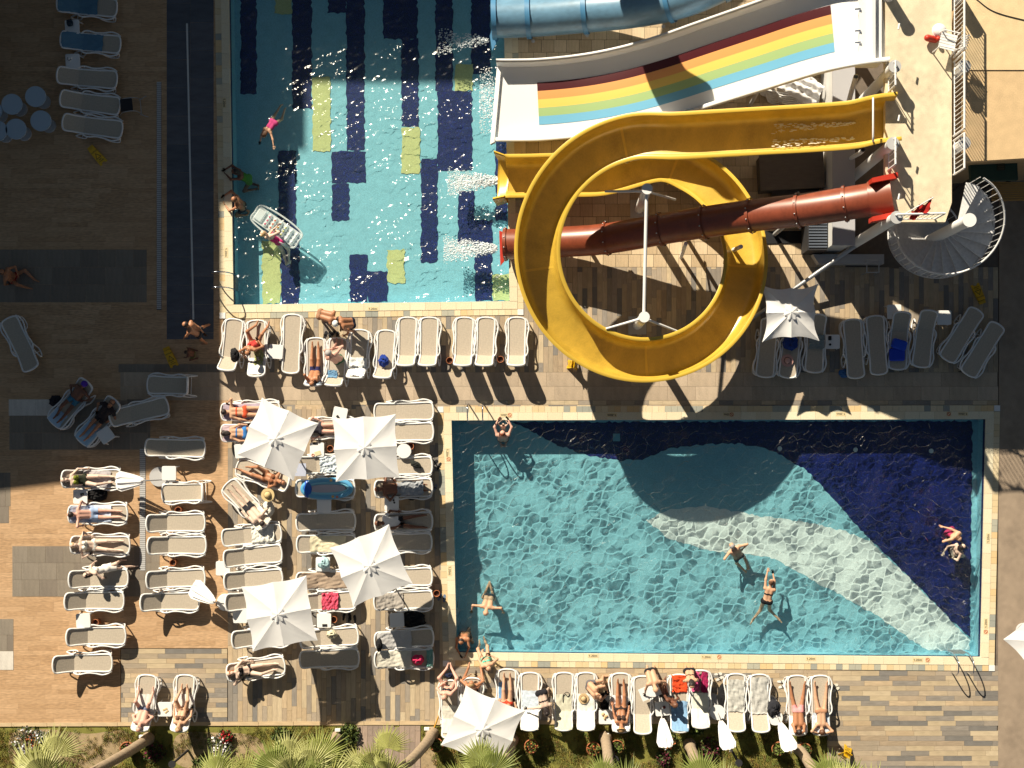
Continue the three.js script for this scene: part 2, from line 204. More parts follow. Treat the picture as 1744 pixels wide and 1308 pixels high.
// coping: stones at the rim and a grate band of small tiles outside it
const copeM = [[248, 228, 182], [243, 222, 176], [250, 232, 188]].map(c => mat(c, { map: rep(speckTex, 1) }));
const bandM = [[238, 214, 164], [244, 222, 174], [232, 204, 150], [190, 184, 156], [168, 166, 146], [236, 200, 140], [240, 216, 168]].map(c => mat(c, { map: rep(speckTex, 1) }));
const unit = box(1, 1, 1);
function coping(o, q, sides) {
  for (const i of sides) {
    const a = at(...q[i]), b = at(...q[(i + 1) % 4]), d = b.clone().sub(a), l = d.length(), t = d.clone().normalize(), n = V(t.z, 0, -t.x), turn = -atan2(t.z, t.x);
    const put = (name, m, s, e, o0, o1, top, th) => { const c = a.clone().addScaledVector(t, (s + e) / 2).addScaledVector(n, (o0 + o1) / 2); const x = part(o, name, unit, m, V(c.x, top - th / 2, c.z)); x.scale.set(e - s - 0.006, th, o1 - o0 - 0.004); x.rotation.y = turn; };
    const w = 0.245, ext = i % 2 ? -0.002 : 0.243, k = Math.round((l + 2 * ext) / 0.5);
    for (let j = 0; j < k; j++) put('coping_stone', pick(copeM), -ext + j * (l + 2 * ext) / k, -ext + (j + 1) * (l + 2 * ext) / k, -0.02, w, 0.03, 0.1);
    const kb = floor((l + 0.5) / 0.21); let run = 0, tone = 0;
    for (let j = 0; j < kb; j++) { if (run-- <= 0) { run = rnd() < 0.6 ? 0 : 1; tone = rnd() < 0.62 ? pick([0, 1, 6, 2]) : pick([3, 4, 5]); } put('band_tile', bandM[tone], -0.245 + j * (l + 0.49) / kb, -0.245 + (j + 1) * (l + 0.49) / kb, w, w + 0.2, 0.018, 0.08); }
  }
  for (const c of [0, 1, 2, 3]) { const p = grow(q, 17.6, 17.6)[c]; if (p[1] > -10) part(o, 'corner_tile', box(0.195, 0.09, 0.195), M.white, at(p[0], p[1], -0.02)); }
}
coping(pool1, P1, [1, 2, 3]); coping(pool2, P2, [0, 1, 2, 3]);
// depth figures printed on the rim
function print(w, h, draw) { const c = document.createElement('canvas'); c.width = w; c.height = h; const x = c.getContext('2d'); draw(x, w, h); const t = new THREE.CanvasTexture(c); t.colorSpace = THREE.SRGBColorSpace; return t; }
const depthTex = print(128, 48, (x, w, h) => { x.fillStyle = '#f3dfb2'; x.fillRect(0, 0, w, h); x.fillStyle = '#26262c'; x.font = 'bold 38px sans-serif'; x.textAlign = 'center'; x.textBaseline = 'middle'; x.fillText('1.20m', w / 2, h / 2 + 1); });
const noDiveTex = print(64, 64, (x) => { x.fillStyle = '#f3dfb2'; x.fillRect(0, 0, 64, 64); x.strokeStyle = '#c04838'; x.lineWidth = 8; x.beginPath(); x.arc(32, 32, 22, 0, 7); x.stroke(); x.beginPath(); x.moveTo(17, 17); x.lineTo(47, 47); x.stroke(); });
const depthMat = mat(new THREE.Color(0.8, 0.8, 0.8), { map: depthTex }), diveMat = mat(new THREE.Color(0.8, 0.8, 0.8), { map: noDiveTex });
const flat = (w, d) => new THREE.PlaneGeometry(w, d).rotateX(-PI / 2);
for (const [x, y, r, o] of [[1381, 1122, 0, pool2], [1203, 1119, 0, pool2], [1563, 1124, 0, pool2], [1010, 1117, 0, pool2], [1042, 707, PI, pool2], [1240, 706, PI, pool2], [1432, 705, PI, pool2], [1640, 705, PI, pool2], [1683, 917, PI / 2, pool2], [1679, 1062, PI / 2, pool2], [762, 772, -PI / 2, pool2], [766, 972, -PI / 2, pool2], [860, 707, PI, pool2], [635, 526, 0, pool1], [382, 175, -PI / 2, pool1], [385, 430, -PI / 2, pool1]]) { const m = part(o, 'depth_marking', flat(0.34, 0.13), depthMat, at(x, y, 0.035)); m.rotation.y = r; }
for (const [x, y, o] of [[1580, 1124, pool2], [1225, 1119, pool2], [868, 707, pool2], [1616, 705, pool2], [1246, 706, pool2], [1679, 1076, pool2], [764, 782, pool2]]) part(o, 'warning_marking', flat(0.16, 0.16), diveMat, at(x, y, 0.036));
// water: a clear sheet with real waves
const waterM = new THREE.MeshPhysicalMaterial({ color: new THREE.Color().setRGB(0.85, 0.95, 0.95), transmission: 1, thickness: 0, ior: 1.33, roughness: 0.18, side: THREE.DoubleSide });
function water(name, label, q, step, f, m) { const v = poly(q), w = v[0].distanceTo(v[1]), d = v[0].distanceTo(v[3]); const g = gridGeo(floor(w / step), floor(d / step), (s, t) => { const p = v[0].clone().lerp(v[1], s).lerp(v[3].clone().lerp(v[2], s), t); p.y = -0.1 + f(p.x, p.z); return p; }); const uv = g.attributes.uv, ps = g.attributes.position; for (let i = 0; i < uv.count; i++) uv.setXY(i, ps.getX(i), ps.getZ(i)); return struct(name, label, 'water', g, m); }
const chop = (x, z, k = 1) => { const e = 0.25 + 0.75 * clamp(0.5 + 0.9 * n2(x * 0.4 + 7, z * 0.5), 0, 1); return k * e * (0.030 * n2(x * 1.5 + 0.4 * n2(x, z), z * 2.2) + 0.022 * n2(x * 3.0 + 20, z * 4.4 + 3) + 0.010 * (1 - abs(n2(x * 5.4, z * 8 + 40)) * 2) + 0.002 * n2(x * 12, z * 17)); };
water('choppy_water', 'sparkling choppy water of the striped pool', P1, 0.045, (x, z) => chop(x, z, 1.9), waterM);
// calm pool: short waves shaped like overlapping scales, each sloping away from the sun with a steeper front, invented to throw a caustic light net on the floor
const webTex = (() => { const n = 27, c = []; for (let j = 0; j < n; j++) for (let i = 0; i < n; i++) c.push([(i + 0.5 + rr(-0.47, 0.47)) / n, (j + 0.5 + rr(-0.47, 0.47)) / n, rr(0.55, 1.15), rr(-0.5, 0.5)]);
  return tex(1024, (u, v) => { const wu = u + 0.013 * tn(u, v, 9, 9) + 0.004 * tn(u, v, 24, 24, 3), wv = v + 0.013 * tn(u, v, 9, 9, 5), gi = floor(wu * n), gj = floor(wv * n); let a = 9, b = 9, ha = 0, hb = 0;
    for (let y = -2; y <= 2; y++) for (let x = -2; x <= 2; x++) { const I = gi + x, J = gj + y, k = c[((J % n + n) % n) * n + (I % n + n) % n], dx = wu - k[0] - floor(I / n), dy = wv - k[1] - floor(J / n), d = dx * dx + dy * dy; if (d < b) { const w = -k[2] * (dx * cos(1.024 + k[3]) + dy * sin(1.024 + k[3])) * n; if (d < a) { b = a; hb = ha; a = d; ha = w; } else { b = d; hb = w; } } }
    const e = (sqrt(b) - sqrt(a)) * n, t = clamp(e / (0.075 + 0.16 * clamp(tn(u, v, 3, 3, 11), 0, 1)), 0, 1), s = clamp(0.72 + 0.5 * tn(u, v, 4, 4, 2), 0.3, 1); return 0.5 + 0.36 * s * lerp((ha + hb) / 2, ha, t * t * (3 - 2 * t)); }); })();
const calmM = new THREE.MeshPhysicalMaterial({ color: new THREE.Color().setRGB(0.85, 0.95, 0.95), transmission: 1, thickness: 0, ior: 1.33, roughness: 0.2, side: THREE.DoubleSide, bumpMap: rep(webTex, 1 / 7), bumpScale: 0.6 });
water('calm_water', 'clear rippled water of the mosaic pool', P2, 0.25, (x, z) => 0.004 * n2(x * 0.7, z * 0.7), calmM);

// ---------------------------------------------------------------- hotel beyond the frame (its shadow lies over the deck and the striped pool)
{
  const hotel = thing('hotel_building', 'tall unseen hotel block with darkened walls standing beyond the wooden deck', 'building');
  const hh = 9.5, dx = 0.52 / tan(0.576) * S, dz = 0.854 / tan(0.576) * S, sh = (x, y, h) => at(x - h * dx, y - h * dz);
  const wallM = mat([120, 108, 94], { map: rep(blotchTex, 0.3) }), glassM = mat([60, 80, 92], { roughness: 0.15 });  // walls darkened so the unseen block bounces less light into its shade
  const block = (x0, y0, x1, y1, h) => { const a = sh(x0, y0, h), b = sh(x1, y1, h); part(hotel, 'wing', box(b.x - a.x, h, b.z - a.z, (a.x + b.x) / 2, h / 2, (a.z + b.z) / 2), wallM);
    for (let f = 1; f < h - 1.5; f += 3) for (let z = a.z + 2; z < b.z - 1.5; z += 3.2) { const w = part(hotel, 'window', box(0.06, 1.6, 1.5, b.x + 0.02, f + 0.8, z), glassM); part(w, 'sill', box(0.2, 0.06, 1.7, b.x + 0.1, f - 0.04, z), M.whiteMatt); } };
  block(-900, -700, 378, 786, hh); part(hotel, 'wing', slab([sh(-900, 786.5, hh), sh(378, 786.5, hh), sh(378, 792, hh), sh(-900, 950, hh)], 0, hh - 0.02), wallM); block(-900, -900, 452, 352, 12.6); block(-900, -1200, 478, 190, 13.1);
  const a = sh(478.5, 74, 12), b = sh(840, 74, 12); part(hotel, 'wing', box(b.x - a.x, 12, 14, (a.x + b.x) / 2, 6, a.z - 7), wallM);
}

// ---------------------------------------------------------------- water slides
const U = (w, h, t, n = 10) => { const out = [], inn = []; for (let i = 0; i <= n; i++) { const a = PI + PI * i / n, x = Math.sign(cos(a)) * Math.pow(abs(cos(a)), 0.5), y = -Math.pow(abs(sin(a)), 0.55); out.push([x * (w / 2 + t), y * h + h - t]); inn.push([x * w / 2, y * (h - t) + h]); } return [...out, ...inn.reverse()]; };
const pts = a => a.map(p => at(...p));
function lip(path, w, h, side, seg, k = 0.1) { return sweep(path, [[side * (w / 2 - 0.01), h - 0.01], [side * (w / 2 + k), h - 0.015], [side * (w / 2 + k), h + 0.03], [side * (w / 2 - 0.015), h + 0.03]], seg); }
{
  const s = thing('yellow_body_slide', 'open yellow spiral water slide looping once above the paving', 'water slide', null);
  const path = [[1530, 203, 5.3], [1495, 207, 5.25], [1450, 217, 5.1]]; for (const x of [1380, 1300, 1220, 1150]) path.push([x, lerp(223, 236, (1380 - x) / 230), lerp(4.9, 4.25, (1380 - x) / 230)]);
  // one turn about the centre of the coil
  const cx = 1087, cy = 450, Rr = 170, turn = []; for (let i = 0; i <= 20; i++) { const f = i / 20, a = -PI / 2 - 0.12 - f * (2 * PI - 0.35), h = lerp(3.95, 0.62, Math.pow(f, 0.95)); turn.push(V((cx + Rr * cos(a) - NX) / S, h, (cy + Rr * sin(a) - NY) / S)); }
  const full = [...pts(path), ...turn, ...pts([[1020, 303, 0.5], [950, 305, 0.42], [900, 307, 0.36], [862, 308, 0.3]])];
  const w = 1.22, h = 0.85, seg = 220; full.forEach(p => { p.y = max(0.3, p.y - 0.45); });
  part(s, 'channel', sweep(full, U(w, h, 0.035), seg), M.yellow); part(s, 'rim', lip(full, w, h, 1, seg), M.yellowRim); part(s, 'rim', lip(full, w, h, -1, seg), M.yellowRim);
  for (const k of [0.245, 0.4, 0.55, 0.7, 0.83]) { const c = new THREE.CatmullRomCurve3(full, false, 'centripetal'); part(s, 'joint_flange', sweep([c.getPointAt(k - 0.0012), c.getPointAt(k), c.getPointAt(k + 0.0012)], U(w + 0.05, h + 0.02, 0.045), 2), M.yellowRim); }
  const e = pts([[866, 308, 0.32], [848, 308, 0.28]]); part(s, 'exit_wing', sweep(e, [[0.62, 0.84], [0.7, 0.84], [0.72, -0.02], [-0.72, -0.02], [-0.7, 0.84], [-0.62, 0.84], [-0.58, 0.05], [0.58, 0.05]], 4, true, t => 1 + t * 0.16), M.yellowRim);
  part(s, 'grab_bar', tube(pts([[1487, 168, 5.6], [1487, 170, 6.0], [1487, 238, 6.0], [1487, 240, 5.6]]), 0.03, 20), M.white);
}
{
  const s = thing('red_tube_slide', 'brick red enclosed tube slide running under the yellow loop', 'water slide', null);
  const p = pts([[1500, 337, 4.9], [1440, 347, 4.6], [1370, 357, 4.1], [1290, 366, 3.4], [1210, 377, 2.7], [1140, 388, 2.1], [1080, 399, 1.65], [1020, 408, 1.25], [960, 412, 0.95], [905, 415, 0.8], [858, 416, 0.72]]);
  const ringp = (r, n = 22) => [...Array(n)].map((_, i) => [r * cos(i / n * 2 * PI), r * sin(i / n * 2 * PI)]);
  part(s, 'tube_shell', sweep(p, [...ringp(0.5), ...ringp(0.5).slice(0, 1)], 90, false), M.red);
  const c = new THREE.CatmullRomCurve3(p, false, 'centripetal');
  for (const x of [0.085, 0.2, 0.325, 0.45, 0.57, 0.72, 0.86, 0.995]) { const a = [c.getPointAt(x - 0.004), c.getPointAt(x), c.getPointAt(min(1, x + 0.004))]; const f = part(s, 'joint_flange', sweep(a, ringp(0.545), 3), M.red); const b = []; for (let i = 0; i < 10; i++) { const t = c.getTangentAt(x), l = V(-t.z, 0, t.x).normalize(), u = l.clone().cross(t), q = a[1].clone().addScaledVector(l, 0.55 * cos(i / 10 * 2 * PI)).addScaledVector(u, 0.55 * sin(i / 10 * 2 * PI)); b.push(ball(0.025, q.x, q.y, q.z, 1, 1, 1, 6)); } part(f, 'bolts', merge(b), M.steel).userData.kind = 'stuff'; }
  part(s, 'entry_funnel', sweep(pts([[1520, 333, 5.0], [1500, 337, 4.9], [1480, 340, 4.8]]), ringp(0.52), 12, true, t => 1.22 - 0.2 * t), M.red);
  for (const [y0, y1] of [[300, 308], [366, 374]]) part(s, 'entry_wing', slab(poly([[1484, y0 + 4], [1528, y0 - 6], [1528, y1 - 4], [1484, y1 + 4]], 5.5), 5.15, 5.6), M.redBright);
  part(s, 'exit_lip', slab(poly([[862, 440], [852, 452], [850, 392], [860, 396]], 0.3), 0.12, 0.22), M.redBright);
  for (const [x, y, h] of [[1350, 372, 3.4], [1180, 390, 2.0], [1000, 412, 0.7]]) part(s, 'support_post', rod(at(x, y, 0).setX(at(x, y, h).x).setZ(at(x, y, h).z), at(x, y, h), 0.07), M.greyPaint);
}
{
  const s = thing('blue_tube_slide', 'pale blue enclosed tube slide curving away past the striped pool', 'water slide', null);
  const p = pts([[838, 32, 0.72], [900, 30, 0.75], [1000, 22, 0.95], [1070, 15, 1.25], [1134, 4, 1.65], [1200, -18, 2.1]]);
  const c0 = V(at(1160, -200, 2).x, 0, at(1160, -200, 2).z); for (let i = 1; i <= 12; i++) { const a = PI / 2 - 0.4 - i * 0.44; p.push(V(c0.x + 3.55 * cos(a), 2.2 + i * 0.26, c0.z + 3.55 * sin(a))); }
  const ringp = (r, n = 22) => [...Array(n)].map((_, i) => [r * cos(i / n * 2 * PI), r * sin(i / n * 2 * PI)]), c = new THREE.CatmullRomCurve3(p, false, 'centripetal');
  part(s, 'tube_shell', sweep(p, ringp(0.62), 120), M.blueTube);
  for (const q of [[838, 32], [902, 30], [998, 22], [1134, 4], [1215, -24]]) { let best = 0, bd = 1e9; for (let i = 0; i <= 200; i++) { const w = c.getPointAt(i / 200), d = hypot(w.x - at(q[0], q[1], 1).x, w.z - at(q[0], q[1], 1).z); if (d < bd) { bd = d; best = i / 200; } } best = clamp(best, 0.003, 0.99); part(s, 'joint_flange', sweep([c.getPointAt(best - 0.003), c.getPointAt(best), c.getPointAt(best + 0.003)], ringp(0.68), 3), M.blueRim); }
  part(s, 'exit_lip', slab(poly([[850, 64], [838, 86], [834, 60], [840, 40]], 0.2), 0.1, 0.16), M.blueRim);
  for (const [x, y, h] of [[908, 70, 0.6], [1000, 60, 0.7], [1130, 45, 1.2]]) part(s, 'support_post', rod(at(x, y, 0), at(x, y, h), 0.06), M.greyPaint);
}
{
  const s = thing('rainbow_slide', 'wide white racing slide with rainbow lanes on its bed', 'water slide', null);
  // centre line, half width of the bed and of the lanes (metres)
  const ctr = [[846, 176, 0.3], [880, 176, 0.32], [920, 175, 0.36], [1000, 167, 0.5], [1070, 154, 0.85], [1140, 135, 1.45], [1210, 112, 2.3], [1290, 86, 3.3], [1370, 60, 4.3], [1440, 42, 5.0], [1505, 33, 5.15]].map(q => at(...q));
  const hw = 1.2, lane = 0.70, off = 0.03;
  part(s, 'bed', sweep(ctr, [[-hw, 0], [hw, 0], [hw, -0.08], [-hw, -0.08]], 80), M.white);
  for (const k of [-1, 1]) part(s, 'side_wall', sweep(ctr, [[k * hw, -0.08], [k * (hw + 0.03), 0.48], [k * (hw + 0.15), 0.48], [k * (hw + 0.15), 0.42], [k * (hw + 0.07), 0.4], [k * (hw + 0.06), -0.08]], 80), M.white);
  const mid = new THREE.CatmullRomCurve3(ctr, false, 'centripetal'), run = [...Array(40)].map((_, i) => mid.getPointAt(lerp(0.105, 0.885, i / 39)));
  [[80, 22, 26], [242, 166, 92], [248, 208, 98], [168, 192, 122], [120, 182, 200]].forEach((c, i) => { const a = lane - i * 0.28, b = a - 0.28; part(s, 'rainbow_lane', sweep(run, [[-a + off, 0.004], [-b + off, 0.004], [-b + off, 0.012], [-a + off, 0.012]], 80), mat(c, { roughness: 0.38 })).userData.label = ['maroon lane', 'orange lane', 'yellow lane', 'green lane', 'blue lane'][i]; });
  part(s, 'exit_lip', sweep([at(850, 176, 0.31), at(843, 176, 0.26)], [[-hw - 0.1, 0.1], [hw + 0.1, 0.1], [hw + 0.12, 0], [-hw - 0.12, 0]], 2, true, t => 1 + 0.06 * t), M.white);
  for (const t of [0.2, 0.4, 0.55, 0.7]) for (const k of [-1, 1]) { const p = mid.getPointAt(t), d = mid.getTangentAt(t), l = V(-d.z, 0, d.x).normalize(), q = p.clone().addScaledVector(l, k * 0.95); part(s, 'support_post', rod(V(q.x, 0, q.z), V(q.x, q.y - 0.08, q.z), 0.06), M.greyPaint); }
}
{
  const s = thing('slide_support_frame', 'white steel columns with arms carrying the yellow loop', 'support frame', null);
  const tops = [[1102, 322, 3.7], [1097, 540, 3.3]].map(q => at(...q)), arms = [[[1030, 326, 3.3], [1150, 340, 1.4]], [[1032, 560, 2.9], [1158, 566, 2.3]]];
  tops.forEach((t, i) => { const c = part(s, 'column', rod(V(t.x, 0, t.z), t, 0.15, 0.15, 18), M.whiteMatt); part(c, 'cap', cyl(0.17, 0.17, 0.06, t.x, t.y, t.z, 18), M.white); part(c, 'base_plate', box(0.6, 0.03, 0.6, t.x, 0.015, t.z), M.greyPaint); arms[i].forEach(a => part(s, 'arm', rod(V(t.x, t.y - 0.35, t.z), at(...a), 0.045, 0.035), M.whiteMatt)); });
  part(s, 'tie_beam', rod(V(tops[0].x, 3.55, tops[0].z), V(tops[1].x, 3.2, tops[1].z), 0.055), M.white);
  part(s, 'prop', rod(at(1240, 430, 0), at(1262, 420, 2.0), 0.07), M.whiteMatt); part(s, 'prop', rod(at(1160, 438, 0), at(1168, 415, 1.9), 0.06), M.whiteMatt);
}

// ---------------------------------------------------------------- slide tower
const PH = 5.2;
{
  const t = thing('slide_tower', 'cream concrete slide tower platform on round white columns', 'tower', null);
  const deck = [[1508, -120], [1621, -120], [1621, 345], [1610, 378], [1508, 378]];
  part(t, 'platform', slab(poly(deck, PH), PH - 0.25, PH), M.concrete);
  for (const [x, y, h] of [[1447, 80, 5.9], [1447, 195, 5.9], [1444, 309, 5.9], [1447, 420, 6.1], [1553, 80, 5.7], [1553, 192, 5.7], [1553, 306, 5.7]]) { const c = part(t, 'column', cyl(0.16, 0.16, h, at(x, y).x, 0, at(x, y).z, 18), M.whiteMatt); part(c, 'cap', cyl(0.185, 0.185, 0.05, at(x, y).x, h, at(x, y).z, 18), M.greyPaint); }
  // railings: rails, posts and bars
  const rail = (a, b, hgt = 1.05, step = 0.13) => { const A = at(...a), B = at(...b), n = floor(A.distanceTo(B) / step), up = V(0, hgt, 0), r = part(t, 'railing', merge([rod(A.clone().add(up), B.clone().add(up), 0.032), rod(A.clone().add(V(0, 0.1, 0)), B.clone().add(V(0, 0.1, 0)), 0.02), rod(A, A.clone().add(up), 0.03), rod(B, B.clone().add(up), 0.03)]), M.white); for (let i = 1; i < n; i++) { const p = A.clone().lerp(B, i / n); part(r, 'bar', bar1, M.white, V(p.x, p.y + hgt / 2 + 0.05, p.z)); } };
  const bar1 = new THREE.CylinderGeometry(0.013, 0.013, 0.95, 6);
  rail([1624, -40, PH], [1624, 98, PH]); rail([1624, 106, PH], [1624, 232, PH]); rail([1624, 240, PH], [1624, 298, PH]); rail([1512, 375, PH], [1592, 373, PH]);
  rail([1512, 118, PH], [1512, 158, PH], 0.9, 0.16); rail([1512, 246, PH], [1512, 290, PH], 0.9, 0.16);
  part(t, 'slide_head_plinth', slab(poly([[1462, -120], [1500, -120], [1500, 108], [1462, 108]], PH), 4.7, PH + 0.12), M.white);
  part(t, 'head_step', slab(poly([[1482, -120], [1487, -120], [1487, 106], [1482, 106]], PH), PH + 0.12, PH + 0.3), M.white);
  for (const y of [-30, 15, 52, 72]) part(t, 'jet_nozzle', rod(at(1466, y, PH + 0.16), at(1456, y + 1, PH + 0.12), 0.03), M.chrome);
  // hand bars over the slide mouths
  for (const [y0, y1] of [[40, 76], [196, 276], [330, 400]]) part(t, 'hand_bar', rod(at(1532, y0, PH + 1.0), at(1530, y0 + 10, PH + 1.0), 0.03), M.white);
}
{ // pump house under the tower
  const o = thing('pump_house', 'low white service shed with a dark louvre under the tower', 'shed', null);
  part(o, 'wall', slab(poly([[1398, 100], [1428, 100], [1428, 430], [1398, 430]]), 0, 2.1), mat([232, 226, 208]));
  part(o, 'roof', slab(poly([[1395, 97], [1431, 97], [1431, 433], [1395, 433]]), 2.1, 2.2), mat([196, 192, 184]));
  const lo = part(o, 'louvre', slab(poly([[1364, 372], [1397, 372], [1397, 434], [1364, 434]]), 0.05, 1.2), M.dark); for (let i = 0; i < 12; i++) part(lo, 'slat', box(0.6, 0.02, 0.05, at(1381, 376 + i * 4.8).x, 1.22, at(0, 376 + i * 4.8).z), mat([92, 98, 104]));
  part(o, 'plinth', slab(poly([[1380, 436], [1500, 436], [1500, 452], [1390, 452]]), 0, 0.45), M.greyPaint);
  part(o, 'pipe', tube(pts([[1430, 200, 1.2], [1440, 190, 2.2], [1452, 150, 3.2], [1458, 130, 4.2]]), 0.08, 20), M.whiteMatt); part(o, 'pipe', tube(pts([[1430, 290, 1.0], [1446, 272, 2.0], [1462, 262, 3.2], [1470, 255, 4.2]]), 0.07, 20), M.whiteMatt);
}
solo('guy_pole', 'thin grey inclined pole running to the tower column past the star parasol', 'pole', null, rod(at(1272, 549, 0.02), at(1456, 419, 1.1), 0.055, 0.075), M.steel);
{ const f = thing('flag', 'folded red and white flag on a thin staff at the tower corner', 'flag', null); part(f, 'staff', rod(at(1528, 372, 5.9), at(1590, 336, 6.7), 0.018), M.white);
  part(f, 'cloth', gridGeo(14, 8, (u, v) => { const a = at(lerp(1552, 1586, u), lerp(359, 339, u), lerp(6.2, 6.62, u)); return a.add(V(0.02 * sin(v * 9), -0.28 * v * (1 - 0.5 * u) + 0.04 * sin(u * 9), 0.26 * v + 0.06 * sin(u * 11 + v * 5))); }), cloth(206, 40, 30)); part(f, 'white_emblem', gridGeo(6, 4, (u, v) => { const a = at(lerp(1563, 1576, u), lerp(360, 352, u), 6.2); return a.add(V(0.02 * sin(v * 9), 0.02 - 0.1 * v, 0.12 * v + 0.05 * sin(u * 8))); }), cloth(250, 240, 215)); }
{ // spiral stair
  const o = thing('spiral_stair', 'white steel spiral staircase climbing to the slide tower', 'staircase', null), C = at(1554, 424), R0 = 0.16, R1 = 1.32, n = 26;
  o.position.copy(C);
  part(o, 'newel_column', cyl(0.17, 0.17, 6.1, 0, 0, 0, 20), M.whiteMatt); part(o, 'newel_cap', cyl(0.2, 0.2, 0.06, 0, 6.1, 0, 20), M.white);
  const a0 = -PI / 2 + 0.35, da = 2 * PI * 1.18 / n; // top tread beside the platform, going down clockwise seen from above
  const wedge = new THREE.Shape(); wedge.moveTo(R0 - 0.02, -0.05); wedge.lineTo(R1, -da * R1 * 0.57); wedge.absarc(0, 0, R1, -da * 0.57, da * 0.57, false); wedge.lineTo(R0 - 0.02, 0.05);
  const treadG = new THREE.ExtrudeGeometry(wedge, { depth: 0.04, bevelEnabled: false, curveSegments: 6 }).rotateX(-PI / 2), treadM = mat([232, 226, 210], { map: rep(speckTex, 1) }), barG = new THREE.CylinderGeometry(0.012, 0.012, 0.98, 6), hand = [], low = [];
  for (let i = 0; i < n; i++) { const a = a0 + i * da, y = PH - 0.2 - i * (PH - 0.25) / n; const t = part(o, 'tread', treadG, treadM, V(0, y, 0)); t.rotation.y = -a; for (const k of [-0.25, 0.25]) part(o, 'baluster', barG, M.white, V(cos(a + k * da) * R1, y + 0.5, sin(a + k * da) * R1)); hand.push(V(cos(a) * R1, y + 1.0, sin(a) * R1)); low.push(V(cos(a) * R1, y + 0.02, sin(a) * R1)); }
  part(o, 'handrail', tube(hand, 0.03, 160), M.white); part(o, 'stringer', tube(low, 0.035, 160), M.greyPaint);
}
{ // neighbouring roof
  const o = thing('flat_roof_building', 'plain beige flat roofed building beside the tower railing', 'building', null);
  part(o, 'wall', slab(poly([[1650, -120], [1900, -120], [1900, 252], [1650, 262]], 5), 0, 4.7), mat([214, 178, 124]));
  part(o, 'roof_slab', slab(poly([[1643, -120], [1900, -120], [1900, 119], [1643, 119]], 5), 4.7, 5.0), mat([240, 208, 152], { map: rep(speckTex, 0.4) }));
  part(o, 'lower_roof_slab', slab(poly([[1643, 119.5], [1900, 119.5], [1900, 260], [1643, 275]], 5), 4.7, 4.97), mat([226, 190, 136], { map: rep(speckTex, 0.4) }));
  part(o, 'cable', tube(pts([[1660, -4, 5.02], [1690, 18, 5.02], [1760, 38, 5.02]]), 0.012, 20), M.dark);
  const g = thing('green_awning', 'dark green awning box with a small vent behind the stair', 'awning', null); part(g, 'cover', slab(poly([[1652, 276], [1732, 269], [1734, 306], [1654, 308]], 3.2), 3.0, 3.2), mat([48, 78, 62])); const v = part(g, 'vent', slab(poly([[1698, 278], [1711, 277], [1711, 290], [1698, 291]], 3.2), 3.202, 3.24), mat([50, 52, 40])); for (let i = 0; i < 3; i++) part(v, 'vent_slat', slab(quad(1699, 280 + i * 3.4, 1710, 281.4 + i * 3.4, 3.25), 3.24, 3.26), mat([92, 86, 60])); for (const [x, y] of [[1656, 280], [1656, 304], [1730, 274], [1730, 302]]) part(g, 'post', cyl(0.04, 0.04, 3.0, at(x, y, 3).x, 0, at(x, y, 3).z, 8), M.dark);
  const w = thing('slatted_screen', 'ochre wooden slatted screen roof beyond the spiral stair', 'screen', null); for (let i = 0; i < 9; i++) part(w, 'slat', slab(quad(1690, 310 + i * 3.6, 1800, 312.6 + i * 3.6, 2.4), 2.34, 2.4), mat([206, 158, 82])); for (const [x, y] of [[1694, 312], [1694, 340], [1790, 312], [1790, 340]]) part(w, 'post', cyl(0.05, 0.05, 2.34, at(x, y, 2.3).x, 0, at(x, y, 2.3).z, 8), M.dark);
}
{ // chair, rescue tube and helmet-like buoy on the platform
  const c = thing('plastic_chair', 'white slatted plastic armchair on the tower platform', 'chair', null, at(1607, 78, PH), -0.25);
  for (let i = 0; i < 6; i++) part(c, 'seat_slat', box(0.48, 0.02, 0.065, 0, 0.43, -0.2 + i * 0.08), M.white); for (let i = 0; i < 6; i++) { const b = part(c, 'back_slat', box(0.06, 0.45, 0.02, 0.3, 0.68, -0.2 + i * 0.08), M.white); b.rotation.z = -0.2; b.position.set(0, 0, 0); }
  for (const z of [-0.24, 0.24]) { part(c, 'armrest', tube([V(-0.22, 0.62, z), V(0.1, 0.65, z), V(0.26, 0.66, z)], 0.02, 10), M.white); for (const x of [-0.22, 0.22]) part(c, 'leg', rod(V(x * 1.25, 0, z * 1.15), V(x, 0.6, z), 0.02), M.white); }
  solo('rescue_tube', 'small red rescue float hanging beside the platform chair', 'float', null, merge([new THREE.CapsuleGeometry(0.1, 0.32, 4, 10).rotateZ(1.0), ball(0.07, 0.18, 0.08, 0.02)]), M.redBright, at(1586, 66, PH + 0.12)); const d = solo('safety_helmet', 'round white helmet resting behind the platform chair', 'helmet', null, merge([ball(0.2, 0, 0, 0, 1, 0.75, 1, 16), new THREE.TorusGeometry(0.2, 0.02, 6, 20).rotateX(PI / 2).translate(0, -0.02, 0)]), M.white, at(1600, 52, PH + 0.14));
}
